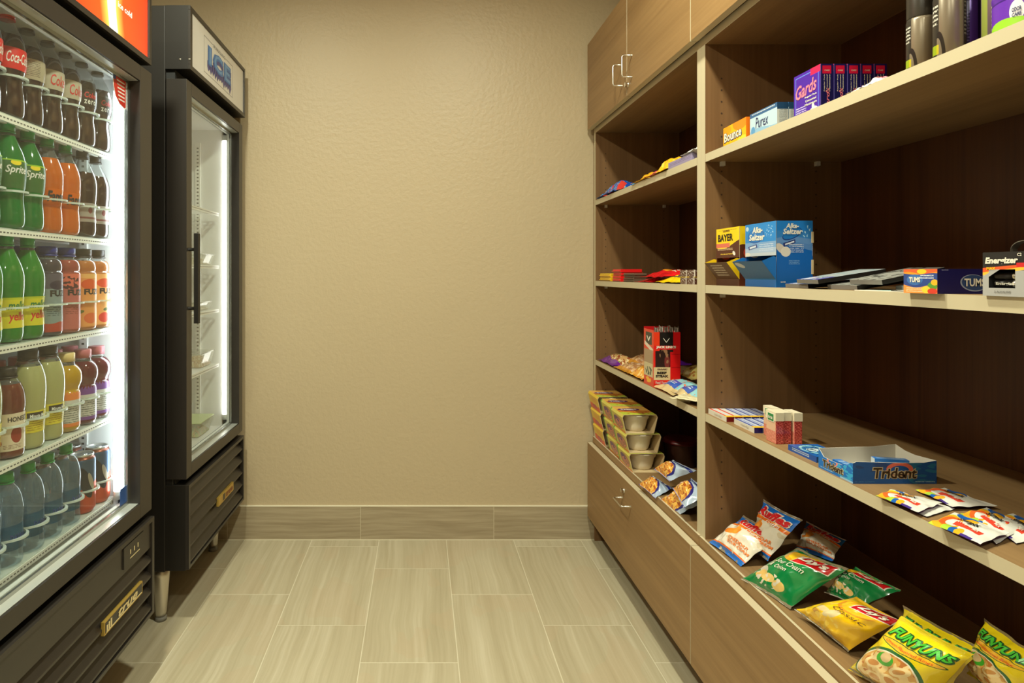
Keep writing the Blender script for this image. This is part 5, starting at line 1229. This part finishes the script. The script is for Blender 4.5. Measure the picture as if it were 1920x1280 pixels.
# noodle bowls in sleeves
SLT = art('sleeve_top', S(206, 130, 54), [('w', .55, .10, 4, .5, S(236, 180, 90)), ('b', .25, .08, 6, 1, S(196, 206, 70)), ('e', .40, .62, .34, .14, 0, S(84, 40, 110)), ('s', .40, .62, .26, .06, 1, S(236, 190, 190)), ('n', .6, .3, .5, .3, 5, .58, S(180, 80, 40))], .35)
SLS = art('sleeve_side', S(204, 190, 84), [('e', .55, .50, .36, .40, 0, S(166, 110, 90)), ('e', .45, .66, .22, .16, -20, S(90, 50, 110)), ('n', .60, .42, .26, .26, 8, .54, S(226, 130, 110)), ('r', .04, .5, .05, .6, 0, S(110, 160, 50)), ('b', .10, .03, 9, 0, S(226, 120, 40))], .35)
SLS2 = art('sleeve_side_yellow', S(228, 190, 56), [('s', .55, .68, .26, .16, 4, S(226, 120, 40)), ('b', .36, .06, 7, 0, S(226, 90, 40)), ('e', .5, .24, .26, .16, 0, S(190, 70, 90))], .35)
BOWL = pm('cream_bowl', S(226, 214, 190), .35)
def noodle(lab, x, y, z, side):
    r = thing('noodle_bowl', lab, 'bowl', (x, y, z), 0, 'sleeved noodle bowls stacked on the deck')
    L = .072
    out = [(-.052, 0), (.052, 0), (.066, .060), (.061, .0700), (-.061, .0700), (-.066, .060)]
    b = MB(); n = len(out); cx, cz = 0, .035
    inn = [(cx+(px_-cx)*.968, cz+(pz-cz)*.95) for px_, pz in out]
    for i in range(n):
        j = (i+1) % n
        m_ = side if i == 5 else (SLT if i in (3,) else (side if i in (1, 2, 4) else CARD))
        a, c, d, e = (out[i][0], -L, out[i][1]), (out[j][0], -L, out[j][1]), (out[j][0], L, out[j][1]), (out[i][0], L, out[i][1])
        uv = [(0, 0), (1, 0), (1, 1), (0, 1)]
        if i == 5: uv = [(1, 1), (1, 0), (0, 0), (0, 1)]
        if i == 4: uv = [(1, 1), (1, .92), (0, .92), (0, 1)]
        if i == 3: uv = [(1, 0), (0, 0), (0, 1), (1, 1)]
        b.poly([a, c, d, e], m_, uv)
        a2, c2, d2, e2 = (inn[i][0], -L, inn[i][1]), (inn[j][0], -L, inn[j][1]), (inn[j][0], L, inn[j][1]), (inn[i][0], L, inn[i][1])
        b.poly([e2, d2, c2, a2], CARD); b.poly([a, a2, c2, c], CARD); b.poly([e, d, d2, e2], CARD)
    b.text('Fideos', lambda s, t, e=0: (-.061+.122*s, -L+2*L*t, .0700+e), .40, .62, .46, .11, PW, bold=.03)
    b.build('sleeve', r)
    b = MB(); b.lathe([(.034, .0022), (.038, .0026), (.0405, .006), (.0450, .022), (.0500, .046), (.0545, .050), (.0555, .060), (.0575, .062), (.0575, .0648)], BOWL, 40, sy=1.235); b.build('bowl', r)
cols = [(2.333, 'near'), (2.486, 'middle'), (2.678, 'far')]
lv = ['bottom', 'middle', 'top']
for ci, (y, cn) in enumerate(cols):
    for k in range(3):
        x = .838-.011*k+(-.004, .003, 0)[ci]
        if y+.0735+.006*k > 2.75: y = 2.75-.0735-.006*k-.001
        noodle('sleeved noodle bowl, %s of the %s stack on the deck' % (lv[k], cn), x, y+.005*k, ZK+.0704*k, SLS2 if ci == 2 else SLS)
# dark cup behind
r = thing('soup_cup', 'dark red soup cup standing in shade right of the noodle bowls', 'cup', (1.0, 2.36, ZK))
b = MB(); b.lathe([(.050, 0), (.056, .003), (.062, .085), (.064, .088)], pm('dark_brown_cup', S(70, 40, 28), .4), 32); b.build('cup_body', r)
b = MB(); b.lathe([(.066, .086), (.067, .092), (.062, .096), (.058, .1)], pm('dark_red_lid', S(90, 20, 24), .35), 32); b.build('lid', r)
# snack-mix bags
MIX = art('snack_mix_print', S(176, 192, 214), [('w', .80, .05, 3, .5, S(34, 52, 150)), ('w', .90, .03, 3, .5, S(176, 190, 214)), ('e', .36, .34, .54, .42, -8, S(44, 40, 120)), ('e', .34, .30, .49, .39, -8, S(214, 140, 50)), ('n', .34, .30, .49, .39, 5, .52, S(240, 186, 84)), ('n', .34, .30, .49, .39, 9, .58, S(170, 84, 34)), ('n', .34, .30, .49, .39, 7, .66, S(240, 222, 180)), ('b', .035, 0, 1, 0, S(150, 150, 190))], .22, .5)
mtx = [('mix', .66, .84, .36, .10, PNV, dict(shear=.2, bold=.03))]
MBK = pm('blue_foil', S(40, 50, 130), .25, coat=.4)
def mixbag(lab, c, th, seed): bag('snack_bag', lab, 'snack', c, th, MIX, MBK, mtx, .4, .06, .006, .06, seed, 'blue and white snack mix bags', 22, 24)
mixbag('snack mix bag lowest and nearest on the far deck', [P3(1236, 936, 2.00), P3(1272, 966, 1.87), P3(1288, 914, 1.97), P3(1325, 940, 1.83)], .024, 81)
mixbag('snack mix bag at the left of the group on the far deck', [P3(1197, 907, 2.14), P3(1229, 934, 2.01), P3(1224, 892, 2.17), P3(1262, 915, 2.04)], .026, 82)
mixbag('snack mix bag at the right, partly cut off by the upright panel', [P3(1260, 914, 1.93), P3(1282, 952, 1.80), P3(1296, 896, 1.93), P3(1335, 925, 1.79)], .024, 83)
mixbag('snack mix bag on top of the other three on the far deck', [P3(1226, 879, 2.10), P3(1255, 902, 1.98), P3(1262, 862, 2.07), P3(1306, 882, 1.93)], .028, 84)
EXPO=-.45
# ================================================================== camera and view
cd = bpy.data.cameras.new('camera'); cd.sensor_width = 36; cd.lens = 36*F/1920
cd.shift_x = (960-U0)/1920; cd.shift_y = -(640-V0)/1920
cd.clip_start = .02
co = bpy.data.objects.new('camera', cd); COL.objects.link(co)
co.location = (0, 0, CAMZ); co.rotation_euler = (PI/2, 0, 0)
SC.camera = co
w = bpy.data.worlds.new('world'); w.use_nodes = True
w.node_tree.nodes['Background'].inputs[0].default_value = (.9, .8, .65, 1)
w.node_tree.nodes['Background'].inputs[1].default_value = .02
SC.world = w
SC.view_settings.view_transform = 'Standard'; SC.view_settings.look = 'None'
SC.view_settings.gamma = 1; SC.view_settings.use_curve_mapping = False
SC.view_settings.exposure = EXPO
